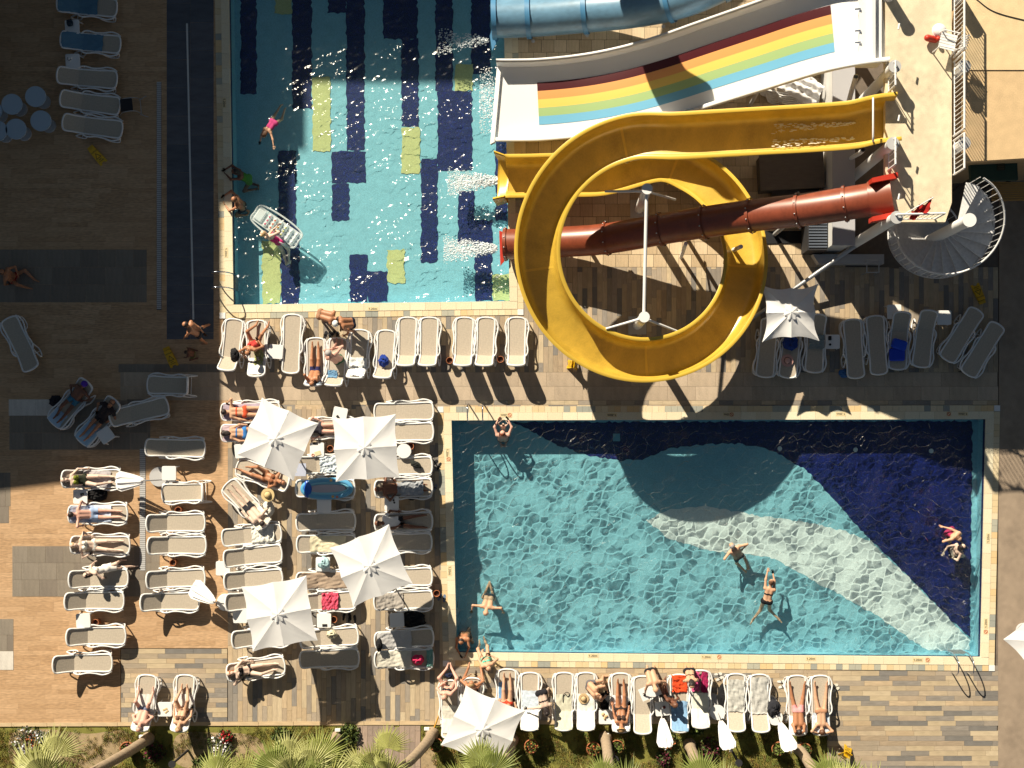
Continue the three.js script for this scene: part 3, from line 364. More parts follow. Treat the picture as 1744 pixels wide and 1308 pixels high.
// spray where the slides meet the water
{
  const dropG = new THREE.IcosahedronGeometry(1, 1), foamM = mat([244, 246, 238], { roughness: 0.9 }), spots = [[849, 309, 0.14, 1.7, 1700], [847, 424, 0.14, 1.8, 1700], [832, 70, 0.12, 1.7, 500], [842, 170, 0.75, 0.5, 700]];
  const mesh = new THREE.InstancedMesh(dropG, foamM, spots.reduce((s, q) => s + q[4], 0)), m4 = new THREE.Matrix4(), q4 = new THREE.Quaternion(); let i = 0;
  for (const [x, y, w, l, n] of spots) for (let k = 0; k < n; k++) { const t = Math.pow(rnd(), 0.8), p = at(x, y), r = rr(0.006, 0.021) * (1.2 - 0.5 * t) * (w > 0.5 ? 0.9 : 1); p.x -= t * l; p.z += (rnd() + rnd() - 1) * (w > 0.5 ? 1.15 : w + t * 0.42); p.y = -0.09 + max(0, (0.3 - t * 0.45)) * (w > 0.5 ? 0.4 : 1) * rnd() + 0.03 * rnd(); m4.compose(p, q4, V(r * 1.8, r * 0.7, r)); mesh.setMatrixAt(i++, m4); }
  mesh.name = 'splash_foam'; scene.add(shade(mesh)); tag(mesh, 'white foam and spray where slide chutes pour into the striped pool', 'foam', null, 'stuff');
}
{ // water running down the yellow chute
  const n = 260, mesh = new THREE.InstancedMesh(new THREE.IcosahedronGeometry(1, 1), mat([246, 236, 200], { roughness: 0.3 }), n), m4 = new THREE.Matrix4(), q4 = new THREE.Quaternion(); for (let i = 0; i < n; i++) { const t = rnd(), x = lerp(1460, 1320, t), z = pick([-0.16, 0.3]) + rr(-0.1, 0.1) * (0.4 + t), p = at(x, lerp(214, 224, t), lerp(5.14, 4.78, t)); p.z += z; p.y += -0.38 + 0.3 * z * z; m4.compose(p, q4, V(rr(0.02, 0.07), 0.006, rr(0.008, 0.02))); mesh.setMatrixAt(i, m4); } mesh.name = 'running_water'; scene.add(shade(mesh)); tag(mesh, 'thin white streaks of water running down the yellow chute', 'water', null, 'stuff');
}
// chrome pool ladders
function ladder(px, py, turn, label) { const o = thing('pool_ladder', label, 'ladder', 'chrome pool ladders', at(px, py, 0.03), turn); for (const z of [-0.25, 0.25]) part(o, 'rail', tube([V(0.45, 0, z), V(0.45, 0.5, z), V(0.3, 0.72, z), V(0, 0.7, z), V(-0.16, 0.45, z), V(-0.18, -0.8, z)], 0.022, 30), M.chrome); for (const y of [-0.2, -0.5]) part(o, 'step', box(0.09, 0.03, 0.5, -0.18, y, 0), M.steel); }
ladder(388, 480, PI, 'chrome ladder in the corner of the striped pool'); ladder(811, 711, PI / 2, 'chrome ladder by the pair at the mosaic pool wall'); ladder(1634, 1122, -PI / 2, 'chrome ladder at the navy corner of the mosaic pool');
// stored gear under the slides
{
  const t = thing('storage_crate', 'large dark plywood crate beneath the yellow chute', 'crate', null, at(1340, 300), 0.05); part(t, 'body', box(2.0, 0.9, 1.1, 0, 0.45, 0), mat([96, 84, 70], { map: grainTex })); part(t, 'lid', box(2.1, 0.06, 1.2, 0, 0.94, 0), mat([112, 98, 80], { map: grainTex }));
  const u = thing('storage_crate', 'low dark crate lying near the red tube', 'crate', null, at(1350, 348), -0.03); part(u, 'body', box(1.5, 0.5, 0.7, 0, 0.25, 0), mat([74, 66, 58], { map: grainTex })); part(u, 'lid', box(1.58, 0.05, 0.78, 0, 0.53, 0), mat([84, 76, 66], { map: grainTex }));
  solo('rubber_mat', 'black rubber mat on the pavers below the red tube', 'mat', null, rbox(2.2, 0.03, 0.42, 0.012, 0, 0.025, 0), M.rubber, at(1350, 404), 0.02);
}

// ---------------------------------------------------------------- sun loungers
const LG = (() => {
  const hw = 0.275, q = (x0, x1, w, y, bow) => [V(x0 + 0.06, y, -w), V(x1 - 0.06, y, -w), V(x1 - 0.012, y, -w + 0.05), V(x1 + bow, y, 0), V(x1 - 0.012, y, w - 0.05), V(x1 - 0.06, y, w), V(x0 + 0.06, y, w), V(x0 + 0.012, y, w - 0.05), V(x0 - bow, y, 0), V(x0 + 0.012, y, -w + 0.05)];
  const flatten = (g, y) => { const p = g.attributes.position; for (let i = 0; i < p.count; i++) p.setY(i, y + (p.getY(i) - y) * 1.3); g.computeVertexNormals(); return g; };
  const U3 = (l, w, y, bow, r) => flatten(tube([V(0, y, -w), V(l * 0.5, y, -w), V(l - 0.07, y, -w), V(l - 0.012, y, -w + 0.05), V(l + bow, y, 0), V(l - 0.012, y, w - 0.05), V(l - 0.07, y, w), V(l * 0.5, y, w), V(0, y, w)], r, 70, false, 8), y);
  const seat = U3(1.24, hw, 0.34, 0.025, 0.031).rotateY(PI).translate(1.24, 0, 0), back = U3(0.66, hw - 0.005, 0, 0.03, 0.031);
  const pad = (l, w) => plate(l, w * 2, 0.05, 0.012).translate(l / 2, 0, 0);
  const arm = s => merge([tube([V(0.0, 0.34, s * 0.27), V(0.1, 0.335, s * 0.345), V(0.3, 0.33, s * 0.395), V(0.55, 0.34, s * 0.35), V(0.8, 0.37, s * 0.33), V(1.05, 0.4, s * 0.37), V(1.18, 0.4, s * 0.35), V(1.26, 0.37, s * 0.29)], 0.027, 30)]);
  const leg = (s, r) => tube(r ? [V(1.02, 0.38, s * 0.34), V(1.16, 0.2, s * 0.36), V(1.28, 0.024, s * 0.37), V(1.5, 0.024, s * 0.355), V(1.56, 0.1, s * 0.34), V(1.42, 0.24, s * 0.31), V(1.24, 0.35, s * 0.285)] : [V(0.02, 0.33, s * 0.285), V(0.06, 0.15, s * 0.33), V(0.13, 0.024, s * 0.36), V(0.36, 0.024, s * 0.37), V(0.5, 0.16, s * 0.36), V(0.58, 0.33, s * 0.335)], 0.024, 24);
  const brace = [rod(V(0.16, 0.07, -0.34), V(0.16, 0.07, 0.34), 0.015, 0.015, 6), rod(V(1.36, 0.06, -0.35), V(1.36, 0.06, 0.35), 0.015, 0.015, 6)];
  const prop = merge([rod(V(0, 0, -0.2), V(0, 0, 0.2), 0.012, 0.012, 6)]);
  return { seat, back, seatPad: pad(1.24, 0.26).translate(0.015, 0.335, 0), backPad: pad(0.66, 0.255).translate(-0.005, -0.006, 0), arms: [arm(-1), arm(1)], legs: [leg(-1, 0), leg(1, 0), leg(-1, 1), leg(1, 1)], brace, prop };
})();
const loungers = {};
// foot and head: plan points of the middle of both ends; the backrest angle follows from how short the lounger looks
function lounger(key, f, h, label, group, o = {}) {
  const F = at(f[0], f[1], 0.34); let a = o.angle ?? 0.6, d = V(1, 0, 0);
  for (let i = 0; i < 6; i++) { const E = at(h[0], h[1], 0.34 + 0.68 * sin(a)); d = V(E.x - F.x, 0, E.z - F.z); if (o.angle === undefined) a = acos(clamp((d.length() - 1.22) / 0.66, cos(1.25), 1)); }
  if (o.angle === undefined && a < 0.12) a = 0.03;
  const g = thing('sun_lounger', label, 'sun lounger', group, V(F.x, 0, F.z), -atan2(d.z, d.x)), mw = o.white ?? M.white;
  part(g, 'seat_frame', LG.seat, mw); part(g, 'seat_sling', LG.seatPad, M.sling);
  const b = part(g, 'backrest', LG.back, mw, V(1.24, 0.345, 0)); b.rotation.z = a; part(b, 'back_sling', LG.backPad, M.sling);
  LG.arms.forEach(x => part(g, 'arm', x, mw)); LG.legs.forEach(x => part(g, 'leg', x, mw)); LG.brace.forEach(x => part(g, 'brace', x, mw));
  g.userData.tilt = undefined; delete g.userData.tilt; loungers[key] = { g, a, d: d.normalize() };
  return g;
}
const rowA = 'loungers in the row beside the striped pool', rowB = 'loungers in the shaded row below the slide tower', rowC = 'loungers in the row between mosaic pool and garden', colA = 'loungers in the wooden deck columns', colB = 'loungers in the plank deck columns', dk = 'loungers in the dark corner of the wooden deck';
const E = (s) => `empty white lounger with beige sling ${s}`;
[['a1', [400, 545], [384, 629], 'white lounger with a black bag at its backrest, end of the striped pool row'], ['a2', [437, 547], [436, 639], 'white lounger under a woman in red, with a white towel on its back'], ['a3', [499, 537], [495, 633], 'empty white lounger lying fully flat in the striped pool row', 0.02], ['a4', [538, 577], [532, 655], 'white lounger under the man in dark patterned trunks'], ['a5', [577, 577], [566, 655], 'white lounger under the man in a grey cap'], ['a6', [614, 563], [604, 642], 'white lounger with a white towel spread over its back, striped pool row'], ['a7', [659, 564], [650, 642], 'white lounger with a blue bag on its seat, striped pool row'],
 ...[[695, 690], [732, 727], [792, 787], [829, 824], [881, 879]].map(([x, y], i) => ['a' + (8 + i), [x, 542], [y, 621], E('in the tidy run beside the striped pool')])].forEach(([k, f, h, l, a]) => lounger(k, f, h, l, rowA, a === undefined ? {} : { angle: a }));
[['b1', [1302, 641], [1311, 547], 'white lounger at the row end tucked under the star parasol', 0.05], ['b2', [1341, 642], [1352, 550], 'white lounger holding a round pink hat below the star parasol', 0.1], ['b3', [1386, 633], [1393, 546], 'white lounger with a grey green towel beside the star parasol', 0.35], ['b4', [1451, 545], [1458, 640], 'empty white lounger in tower shade with sunlit head end', 0.05], ['b5', [1490, 539], [1497, 633], 'empty white lounger between a sunlit one and the blue cushion', 0.05], ['b6', [1528, 628], [1537, 542], 'white lounger carrying a crumpled blue cushion', 0.45], ['b7', [1568, 624], [1583, 536], 'empty white lounger beside the blue cushion lounger', 0.5], ['b8', [1612, 612], [1664, 529], 'slanting empty white lounger next to the square side table', 0.1], ['b9', [1648, 637], [1701, 551], 'slanting empty white lounger at the terrace end of the shaded row', 0.1]].forEach(([k, f, h, l, a]) => lounger(k, f, h, l, rowB, { angle: a }));
[['c1', [765, 1160], [767, 1246], 'white lounger under the seated woman by the parasol'], ['c2', [804, 1156], [802, 1246], 'white lounger half hidden by the parasol in the garden row'], ['c3', [864, 1141], [862, 1240], 'white lounger under the woman in a red bikini'], ['c4', [903, 1147], [902, 1245], 'white lounger with a long white towel beside the bending woman'], ['c5', [961, 1147], [960, 1242], 'white lounger with a pale towel and looped cord'], ['c6', [998, 1147], [998, 1242], 'white lounger with a straw hat under the hunched man'], ['c7', [1057, 1148], [1058, 1246], 'white lounger under the woman in a brown bikini and straw hat'], ['c8', [1095, 1153], [1095, 1248], 'white bare lounger beside the man reading'], ['c9', [1157, 1150], [1158, 1248], 'white lounger with orange and pale blue towels'], ['c10', [1193, 1143], [1194, 1241], 'white lounger with a pink towel at its foot'], ['c11', [1254, 1149], [1255, 1248], 'white lounger with a wrinkled grey towel and bare head end'], ['c12', [1293, 1150], [1297, 1249], 'white lounger with a wrinkled grey towel beside folded parasol'], ['c13', [1357, 1152], [1360, 1252], 'white lounger under the prone man in pink shorts'], ['c14', [1397, 1152], [1399, 1252], 'white lounger under the prone woman at the row end']].forEach(([k, f, h, l]) => lounger(k, f, h, l, rowC, { angle: ({ c13: 0.2, c14: 0.2, c3: 0.45, c7: 0.45 })[k] ?? 0.6 }));
[['w1', [205, 815], [101, 816], 'white lounger under the woman in a green and black swimsuit'], ['w2', [216, 875], [110, 876], 'white lounger under the prone woman in denim shorts'], ['w3', [220, 929], [112, 928], 'white lounger under the woman in a white bikini'], ['w4', [217, 984], [111, 988], 'white lounger beside the woman in a white dress'], ['w5', [210, 1023], [106, 1025], 'empty white lounger just past the woman in the white dress'], ['w6', [213, 1083], [108, 1086], 'empty white lounger last but one of the outer wooden deck column'], ['w7', [190, 1129], [84, 1133], 'empty white lounger last of the outer wooden deck column'],
 ['v1', [277, 840], [352, 839], 'empty white lounger with upright back beside the grey parasol base', 1.2], ['v2', [348, 890], [248, 892], 'empty white lounger in wooden deck pair next to the upright one'], ['v3', [350, 929], [248, 930], 'empty white lounger second of the wooden deck pair'], ['v4', [348, 984], [246, 989], 'empty white lounger between ashtray pot and folded parasol'], ['v5', [338, 1024], [236, 1027], 'empty white lounger touching the folded parasol'],
 ['sw1', [252, 1151], [237, 1243], 'white lounger under the man in striped trunks by the garden'], ['sw2', [317, 1151], [304, 1244], 'white lounger under the blond woman by the garden']].forEach(([k, f, h, l, a]) => lounger(k, f, h, l, colA, a === undefined && k[0] === 's' ? {} : { angle: a ?? 0.6 }));
[['s1', [252, 655], [320, 656], 'empty white lounger with upright back on the slab band', 1.2], ['s2', [348, 764], [260, 762], 'empty flat white lounger beside the slotted drain in shade', 0.25], ['s3', [285, 690], [184, 714], 'empty white lounger beside the tilted side table', 0.35], ['s4', [14, 543], [44, 610], 'empty white lounger standing alone at the deck rim in shade', 0.3], ['s5', [92, 722], [147, 652], 'white lounger under the person in a purple cap', 0.5], ['s6', [138, 752], [190, 688], 'white lounger with a pale blue towel hanging off its foot', 0.5], ['s7', [198, 14], [93, 4], 'white lounger with a dark towel at the far end of the dark column', 0.3], ['s8', [204, 76], [100, 66], 'white lounger with a blue grey towel in the dark column', 0.3], ['s9', [198, 136], [98, 127], E('in the dark column'), 0.3], ['s10', [203, 181], [107, 167], E('in the dark column'), 0.35], ['s11', [207, 221], [109, 207], E('in the dark column'), 0.35]].forEach(([k, f, h, l, a]) => lounger(k, f, h, l, dk, { angle: a }));
[['d1', [476, 700], [369, 702], 'white lounger under the prone woman in an orange bikini', 0.06], ['d2', [476, 736], [371, 738], 'white lounger under the prone woman in a blue bikini', 0.06], ['d3', [405, 793], [482, 822], 'white slanting lounger under the tanned sunbather', 0.5], ['d4', [388, 824], [441, 884], 'white slanting lounger under the prone man in black trunks', 0.3], ['d5', [478, 907], [378, 917], 'white lounger with a white knitted blanket across it', 0.3], ['d6', [479, 942], [379, 953], 'empty white lounger between the blanket lounger and a low table'], ['d7', [480, 984], [380, 991], 'empty white lounger reaching under the tilted square parasol'], ['d8', [482, 1022], [384, 1027], 'white lounger half covered by the parasol, dark head end showing'], ['d9', [493, 1082], [394, 1091], 'white lounger poking out below the parasol edge'], ['d10', [484, 1133], [387, 1147], 'white lounger under the woman in a black bikini'],
 ['e1', [604, 728], [515, 730], 'white lounger under the dark haired sunbather between two parasols', 0.5], ['e2', [602, 790], [510, 793], 'white lounger heaped with towels between two parasols', 0.4], ['e3', [603, 832], [504, 832], 'white lounger carrying the blue inflatable boat', 0.1], ['e4', [604, 887], [510, 890], 'empty white lounger wholly in parasol shade', 0.35], ['e5', [605, 926], [508, 927], 'white lounger with a cream towel beside the shaded one', 0.3], ['e6', [604, 988], [509, 990], 'white lounger with a brown towel between two parasols', 0.3], ['e7', [605, 1022], [520, 1028], 'white lounger with a coral pink towel', 0.5], ['e8', [609, 1083], [524, 1090], 'white lounger with a straw coloured bag on its seat', 0.5], ['e9', [610, 1120], [511, 1124], 'empty white lounger last of the middle plank deck column', 0.25],
 ['f1', [737, 700], [634, 702], 'empty white lounger first of the column along the mosaic pool', 0.1], ['f2', [737, 735], [636, 737], 'white lounger second along the mosaic pool, head under the parasol', 0.1], ['f3', [735, 793], [636, 795], 'white lounger with a small black bag on its sling', 0.1], ['f4', [735, 830], [648, 833], 'white lounger under the man wrapped in a grey towel', 0.5], ['f5', [735, 887], [645, 891], 'white lounger under the man in a white shirt', 0.5], ['f6', [734, 923], [640, 925], 'empty white lounger whose head end is under the turned parasol', 0.3], ['f7', [735, 982], [640, 985], 'white lounger with a thin towel crossing under the turned parasol', 0.3], ['f8', [736, 1021], [644, 1025], 'white lounger with a towel over its shaded back', 0.3], ['f9', [737, 1085], [640, 1092], 'white lounger with a pale grey towel and a black bag at its head', 0.3], ['f10', [737, 1121], [636, 1124], 'white lounger with a pink bag and a wrinkled towel', 0.3]].forEach(([k, f, h, l, a]) => lounger(k, f, h, l, colB, { angle: a ?? 0.55 }));
for (let i = 0; i < 5; i++) { const g = lounger('st' + i, [1392 - i * 2, 172 - i * 3], [1318, 152 - i * 3], 'white lounger in the untidy stack between the rainbow and yellow slides', 'stacked loungers', { angle: 0.04 }); g.position.y = 0.12 * i; g.rotation.y += i * 0.03; }
solo('folded_cushions', 'heap of folded cream canvas on the lounger stack', 'cushion', null, gridGeo(30, 16, (u, v) => V((u - 0.5) * 1.5, 0.95 + 0.2 * sin(u * PI) * sin(v * PI) + 0.06 * n2(u * 5, v * 4) + 0.05 * sin(v * 20 + u * 5), (v - 0.5) * 0.8)), M.canvas, at(1352, 158), -0.5);

// local point on a lounger: x from the foot, y above the sling, z across
function onLounger(k, x, z, up = 0) { const { g, a } = loungers[k]; const p = x <= 1.24 ? V(x, 0.36 + up, z) : V(1.24 + (x - 1.24) * cos(a) - up * sin(a), 0.36 + (x - 1.24) * sin(a) + up * cos(a), z); return p.applyAxisAngle(V(0, 1, 0), g.rotation.y).add(g.position); }
// cloth lying on a lounger from x0 to x1, overhanging by z limits
function towel(k, x0, x1, z0, z1, col, label, name = 'towel', wr = 0.02, group) {
  const s = rnd() * 50, base = onLounger(k, 0, 0), g = gridGeo(30, 14, (u, v) => { const x = lerp(x0, x1, u) + 0.02 * n2(v * 3, s), z = lerp(z0, z1, v) + 0.025 * n2(u * 3, s + 5), over = max(0, abs(z) - 0.27); const p = onLounger(k, clamp(x, -0.01, 1.9), Math.sign(z) * min(abs(z), 0.30), 0.014 + wr * 0.62 * (0.7 + 0.6 * n2(u * 3 + s, v * 2) + 1.1 * (1 - 2 * abs(n2(u * 2.2 + 0.8 * v + s, v * 4.5 + 9))) + 0.5 * n2(u * 11 + s, v * 3))); p.y -= min(over * 1.6, 0.3); if (x < 0) p.y -= min(0.3, -x); return p.sub(base); });
  return solo(name, label, 'towel', group, g, Array.isArray(col) ? cloth(...col) : col, base);
}
towel('a2', 1.2, 1.86, -0.28, 0.28, [250, 247, 232], 'white towel over the lounger back behind the woman in red'); towel('a2', 0.95, 1.5, -0.2, 0.1, [176, 178, 110], 'green and yellow leaf print cloth beside the woman in red', 'cloth', 0.04); towel('a6', 0.9, 1.86, -0.3, 0.3, [246, 242, 228], 'thick white towel on the lounger next to the blue bag one', 'towel', 0.04); towel('a5', 1.05, 1.4, -0.05, 0.3, [110, 150, 172], 'blue grey towel behind the man in a grey cap'); towel('a4', 1.45, 1.9, -0.3, 0.3, [176, 200, 214], 'pale blue towel under the head of the man in patterned trunks');
towel('c1', 0.8, 1.75, -0.26, 0.27, [222, 212, 186], 'beige towel behind the seated woman by the parasol'); towel('c2', 0.5, 1.7, -0.28, 0.28, [214, 206, 184], 'sand coloured towel on the half hidden garden row lounger'); towel('c3', 0.4, 1.5, 0.02, 0.32, [120, 160, 190], 'blue towel under the woman in a red bikini'); towel('c4', 0.55, 1.3, -0.27, 0.27, [216, 224, 222], 'pale blue white towel beside the bending woman', 'towel', 0.015); towel('c4', 1.1, 1.92, -0.29, 0.29, [250, 248, 238], 'long white towel over the head end beside the bending woman'); towel('c5', 0.68, 1.9, -0.27, 0.27, [218, 210, 176], 'pale khaki towel on the lounger with the looped cord'); towel('c6', 0.66, 1.92, -0.28, 0.28, [244, 238, 216], 'cream towel beside the hunched man'); towel('c7', 0.7, 1.92, -0.3, 0.3, [240, 236, 222], 'white towel under the woman in a brown bikini');
towel('c9', -0.05, 0.55, -0.3, 0.25, [232, 78, 30], 'bright orange towel at the foot of a garden row lounger', 'towel', 0.04); towel('c9', 0.85, 1.95, -0.28, 0.28, [140, 176, 198], 'pale blue towel on the lounger with the orange towel', 'towel', 0.03); towel('c10', 0.02, 0.66, 0.02, 0.3, [222, 90, 130], 'pink towel half of the striped pair on a garden row lounger', 'towel', 0.04); towel('c10', 0.02, 0.7, -0.24, -0.02, [170, 30, 80], 'magenta towel strip beside the pink towel', 'towel', 0.03); towel('c10', 0.72, 1.92, -0.29, 0.29, [236, 230, 200], 'cream towel above the pink one'); towel('c11', 0.16, 1.22, -0.28, 0.28, [206, 200, 180], 'wrinkled grey towel on the lounger by the black bag', 'towel', 0.035); towel('c12', 0.06, 1.3, -0.28, 0.28, [202, 196, 178], 'wrinkled grey towel on the lounger by the folded parasol', 'towel', 0.035); towel('c13', 1.3, 1.95, -0.28, 0.28, [244, 242, 232], 'white towel under the head of the man in pink shorts'); towel('c14', 1.2, 1.9, -0.27, 0.27, [206, 214, 214], 'pale towel under the prone woman at the row end');
towel('d5', 0.2, 0.95, -0.34, 0.32, mat([246, 238, 212], { roughness: 1, map: rep(speckTex, 2) }), 'chunky white knitted blanket on a plank deck lounger', 'blanket', 0.05); towel('d1', 0.3, 1.86, -0.27, 0.27, [186, 168, 172], 'purple patterned towel under the woman in an orange bikini'); towel('d2', 0.3, 1.86, -0.27, 0.27, [214, 188, 184], 'dusty pink towel under the woman in a blue bikini'); towel('d4', 1.0, 1.9, -0.3, 0.3, [240, 228, 196], 'cream towel under the prone man in black trunks'); towel('e5', 0.3, 1.5, -0.28, 0.28, [236, 220, 176], 'cream towel beside the shaded lounger', 'towel', 0.03); towel('e6', 0.2, 1.75, -0.29, 0.3, [176, 152, 124], 'brown wrinkled towel between two parasols', 'towel', 0.035); towel('e7', 0.55, 1.1, -0.27, 0.3, [226, 84, 104], 'coral pink towel thrown on a lounger', 'towel', 0.06); towel('e2', 0.2, 1.1, -0.25, 0.28, [226, 232, 232], 'rumpled white and blue towel between two parasols', 'towel', 0.07);
towel('f4', 0.25, 1.0, -0.24, 0.24, [176, 176, 170], 'grey patterned towel wrapped over the man at the mosaic pool', 'towel', 0.05).position.y += 0.16; towel('f7', 1.0, 1.35, -0.3, 0.3, [236, 230, 212], 'narrow white towel under the turned parasol corner', 'towel', 0.03); towel('f8', 0.95, 1.85, -0.3, 0.28, [190, 178, 158], 'grey beige towel over a shaded back', 'towel', 0.03); towel('f9', 0.7, 1.85, -0.28, 0.3, [206, 200, 186], 'pale grey towel with a looped edge over a mosaic pool lounger', 'towel', 0.025); towel('f10', 0.7, 1.85, -0.29, 0.3, [232, 222, 194], 'wrinkled cream towel beside the pink bag', 'towel', 0.03); towel('f10', -0.05, 0.2, -0.32, 0.3, [130, 180, 160], 'sea green towel at the foot of the pink bag lounger', 'towel', 0.04); towel('b3', 0.75, 1.25, -0.22, 0.34, [150, 160, 150], 'grey green towel beside the star parasol', 'towel', 0.04);
towel('s6', -0.28, 0.75, -0.3, 0.3, [178, 212, 224], 'pale blue towel hanging off a lounger in shade', 'towel', 0.015); towel('s5', -0.1, 0.5, -0.3, 0.2, [190, 214, 224], 'pale blue towel under the person in a purple cap', 'towel', 0.02); towel('s8', 0.55, 1.9, -0.28, 0.28, [100, 140, 156], 'blue grey towel in the dark lounger column', 'towel', 0.02); towel('s7', 0.6, 1.9, -0.28, 0.28, [96, 136, 150], 'teal grey towel at the end of the dark lounger column', 'towel', 0.02); towel('w2', 0.5, 1.88, -0.29, 0.29, [206, 214, 222], 'pale grey towel under the prone woman in denim shorts'); towel('sw1', 0.6, 1.88, -0.28, 0.28, [236, 228, 206], 'cream towel under the man in striped trunks'); towel('sw2', 0.6, 1.88, -0.28, 0.28, [240, 232, 212], 'cream towel under the blond woman by the garden'); towel('w1', 0.3, 1.2, -0.26, 0.26, [196, 186, 176], 'thin taupe towel under the woman in green and black');

// ---------------------------------------------------------------- small tables, pots, bases
const tableG = { top: plate(0.46, 0.46, 0.05, 0.035, 0.006).translate(0, 0.4, 0), legs: [[-1, -1], [1, -1], [1, 1], [-1, 1]].map(([x, z]) => rod(V(x * 0.22, 0, z * 0.22), V(x * 0.18, 0.41, z * 0.18), 0.022, 0.026)) };
function table(px, py, turn, label, o = {}) { const t = thing('side_table', label, 'side table', 'square white side tables', at(px, py), turn); t.position.copy(at(px, py, 0.42)).setY(0); part(t, 'table_top', tableG.top, M.white); tableG.legs.forEach(l => part(t, 'leg', l, M.white)); return t; }
[[470, 599, -0.08, 'beside the woman in red'], [288, 806, 0, 'touching the round grey parasol base'], [180, 741, 0.6, 'standing askew by the pale blue towel'], [137, 846, 0, 'between the two outer wooden deck women'], [579, 706, -0.2, 'between the square parasol corners, with a black phone'], [540, 766, 0, 'crowded with small things between two parasols'], [552, 861, 0, 'in parasol shade below the inflatable boat'], [667, 857, 0, 'with black sunglasses beside the man in a towel'], [380, 968, 0, 'touching the wooden deck and the empty plank deck lounger'], [142, 1057, 0.05, 'beside the ashtray pot on the wooden deck'], [550, 961, 0, 'with a teal cloth by the turned parasol'], [552, 1057, 0, 'with glasses and a phone by the black sandals'], [676, 1056, 0.05, 'with a hair band above the black bag'], [409, 1049, 0, 'tucked beside the big tilted parasol'], [281, 1208, 0, 'between the two garden sunbathers'], [1032, 1221, 0, 'between the hunched man and the straw hat woman'], [1128, 1207, 0.1, 'with a red berry cup beside the orange towel'], [1418, 582, 0, 'with a black case beside the star parasol'], [1523, 531, 0.03, 'catching a patch of sun below the spiral stair'], [1608, 541, 0, 'between the slanting loungers and the tower'], [123, 46, 0.05, 'holding a dark bag in the dark column'], [124, 104, 0.05, 'holding a white cup in the dark column'], [836, 1201, 0, 'half under the garden parasol beside the red bikini woman'], [412, 768, 0.1, 'under the edge of the parasol by the blue bikini woman']].forEach(([x, y, r, l]) => table(x, y, r, 'square white plastic side table ' + l));
const roundTable = (x, y, r, label, m = M.whiteMatt, group) => { const t = thing('round_table', label, 'table', group, at(x, y, 0.45).setY(0)); part(t, 'table_top', cyl(r, r, 0.035, 0, 0.46, 0, 32), m); part(t, 'pedestal', cyl(0.05, 0.05, 0.46, 0, 0, 0, 10), M.greyPaint); part(t, 'foot', cyl(0.22, 0.24, 0.03, 0, 0, 0, 20), M.greyPaint); return t; };
roundTable(688, 768, 0.24, 'small round white table by the mosaic pool loungers'); roundTable(1222, 1213, 0.25, 'small round table holding snacks by the pink towel'); roundTable(1320, 1222, 0.25, 'small round table under dark clothes by the folded parasol');
[[26, 181], [66, 168], [33, 223], [75, 209], [1, 226], [-8, 192]].forEach(([x, y]) => roundTable(x, y, 0.34, 'round pale bar table in the dark deck corner', mat([190, 205, 205]), 'round bar tables in the dark corner').scale.set(1, 1.5, 1));
const potG = merge([new THREE.LatheGeometry([[0.0, 0.01], [0.085, 0.01], [0.1, 0.3], [0.115, 0.3], [0.115, 0.335], [0.095, 0.335], [0.09, 0.24], [0, 0.24]].map(p => new THREE.Vector2(...p)), 18)]);
[[767, 615, 'between empty loungers of the striped pool row'], [853, 613, 'beside the last lounger of the striped pool row'], [308, 868, 'beside the upright backed lounger'], [299, 957, 'below the empty wooden deck pair'], [168, 1058, 'beside the outer wooden deck table'], [745, 1009, 'on the mosaic pool side near the turned parasol'], [571, 1053, 'beside the black sandals'], [701, 760, 'behind the small round table'], [565, 764, 'between the two square parasols']].forEach(([x, y, l]) => { const o = thing('ashtray_pot', 'terracotta ashtray pot ' + l, 'pot', 'terracotta ashtray pots', at(x, y)); part(o, 'pot', potG, M.terracotta); part(o, 'sand', cyl(0.09, 0.09, 0.01, 0, 0.245, 0, 14), M.terraDark); });

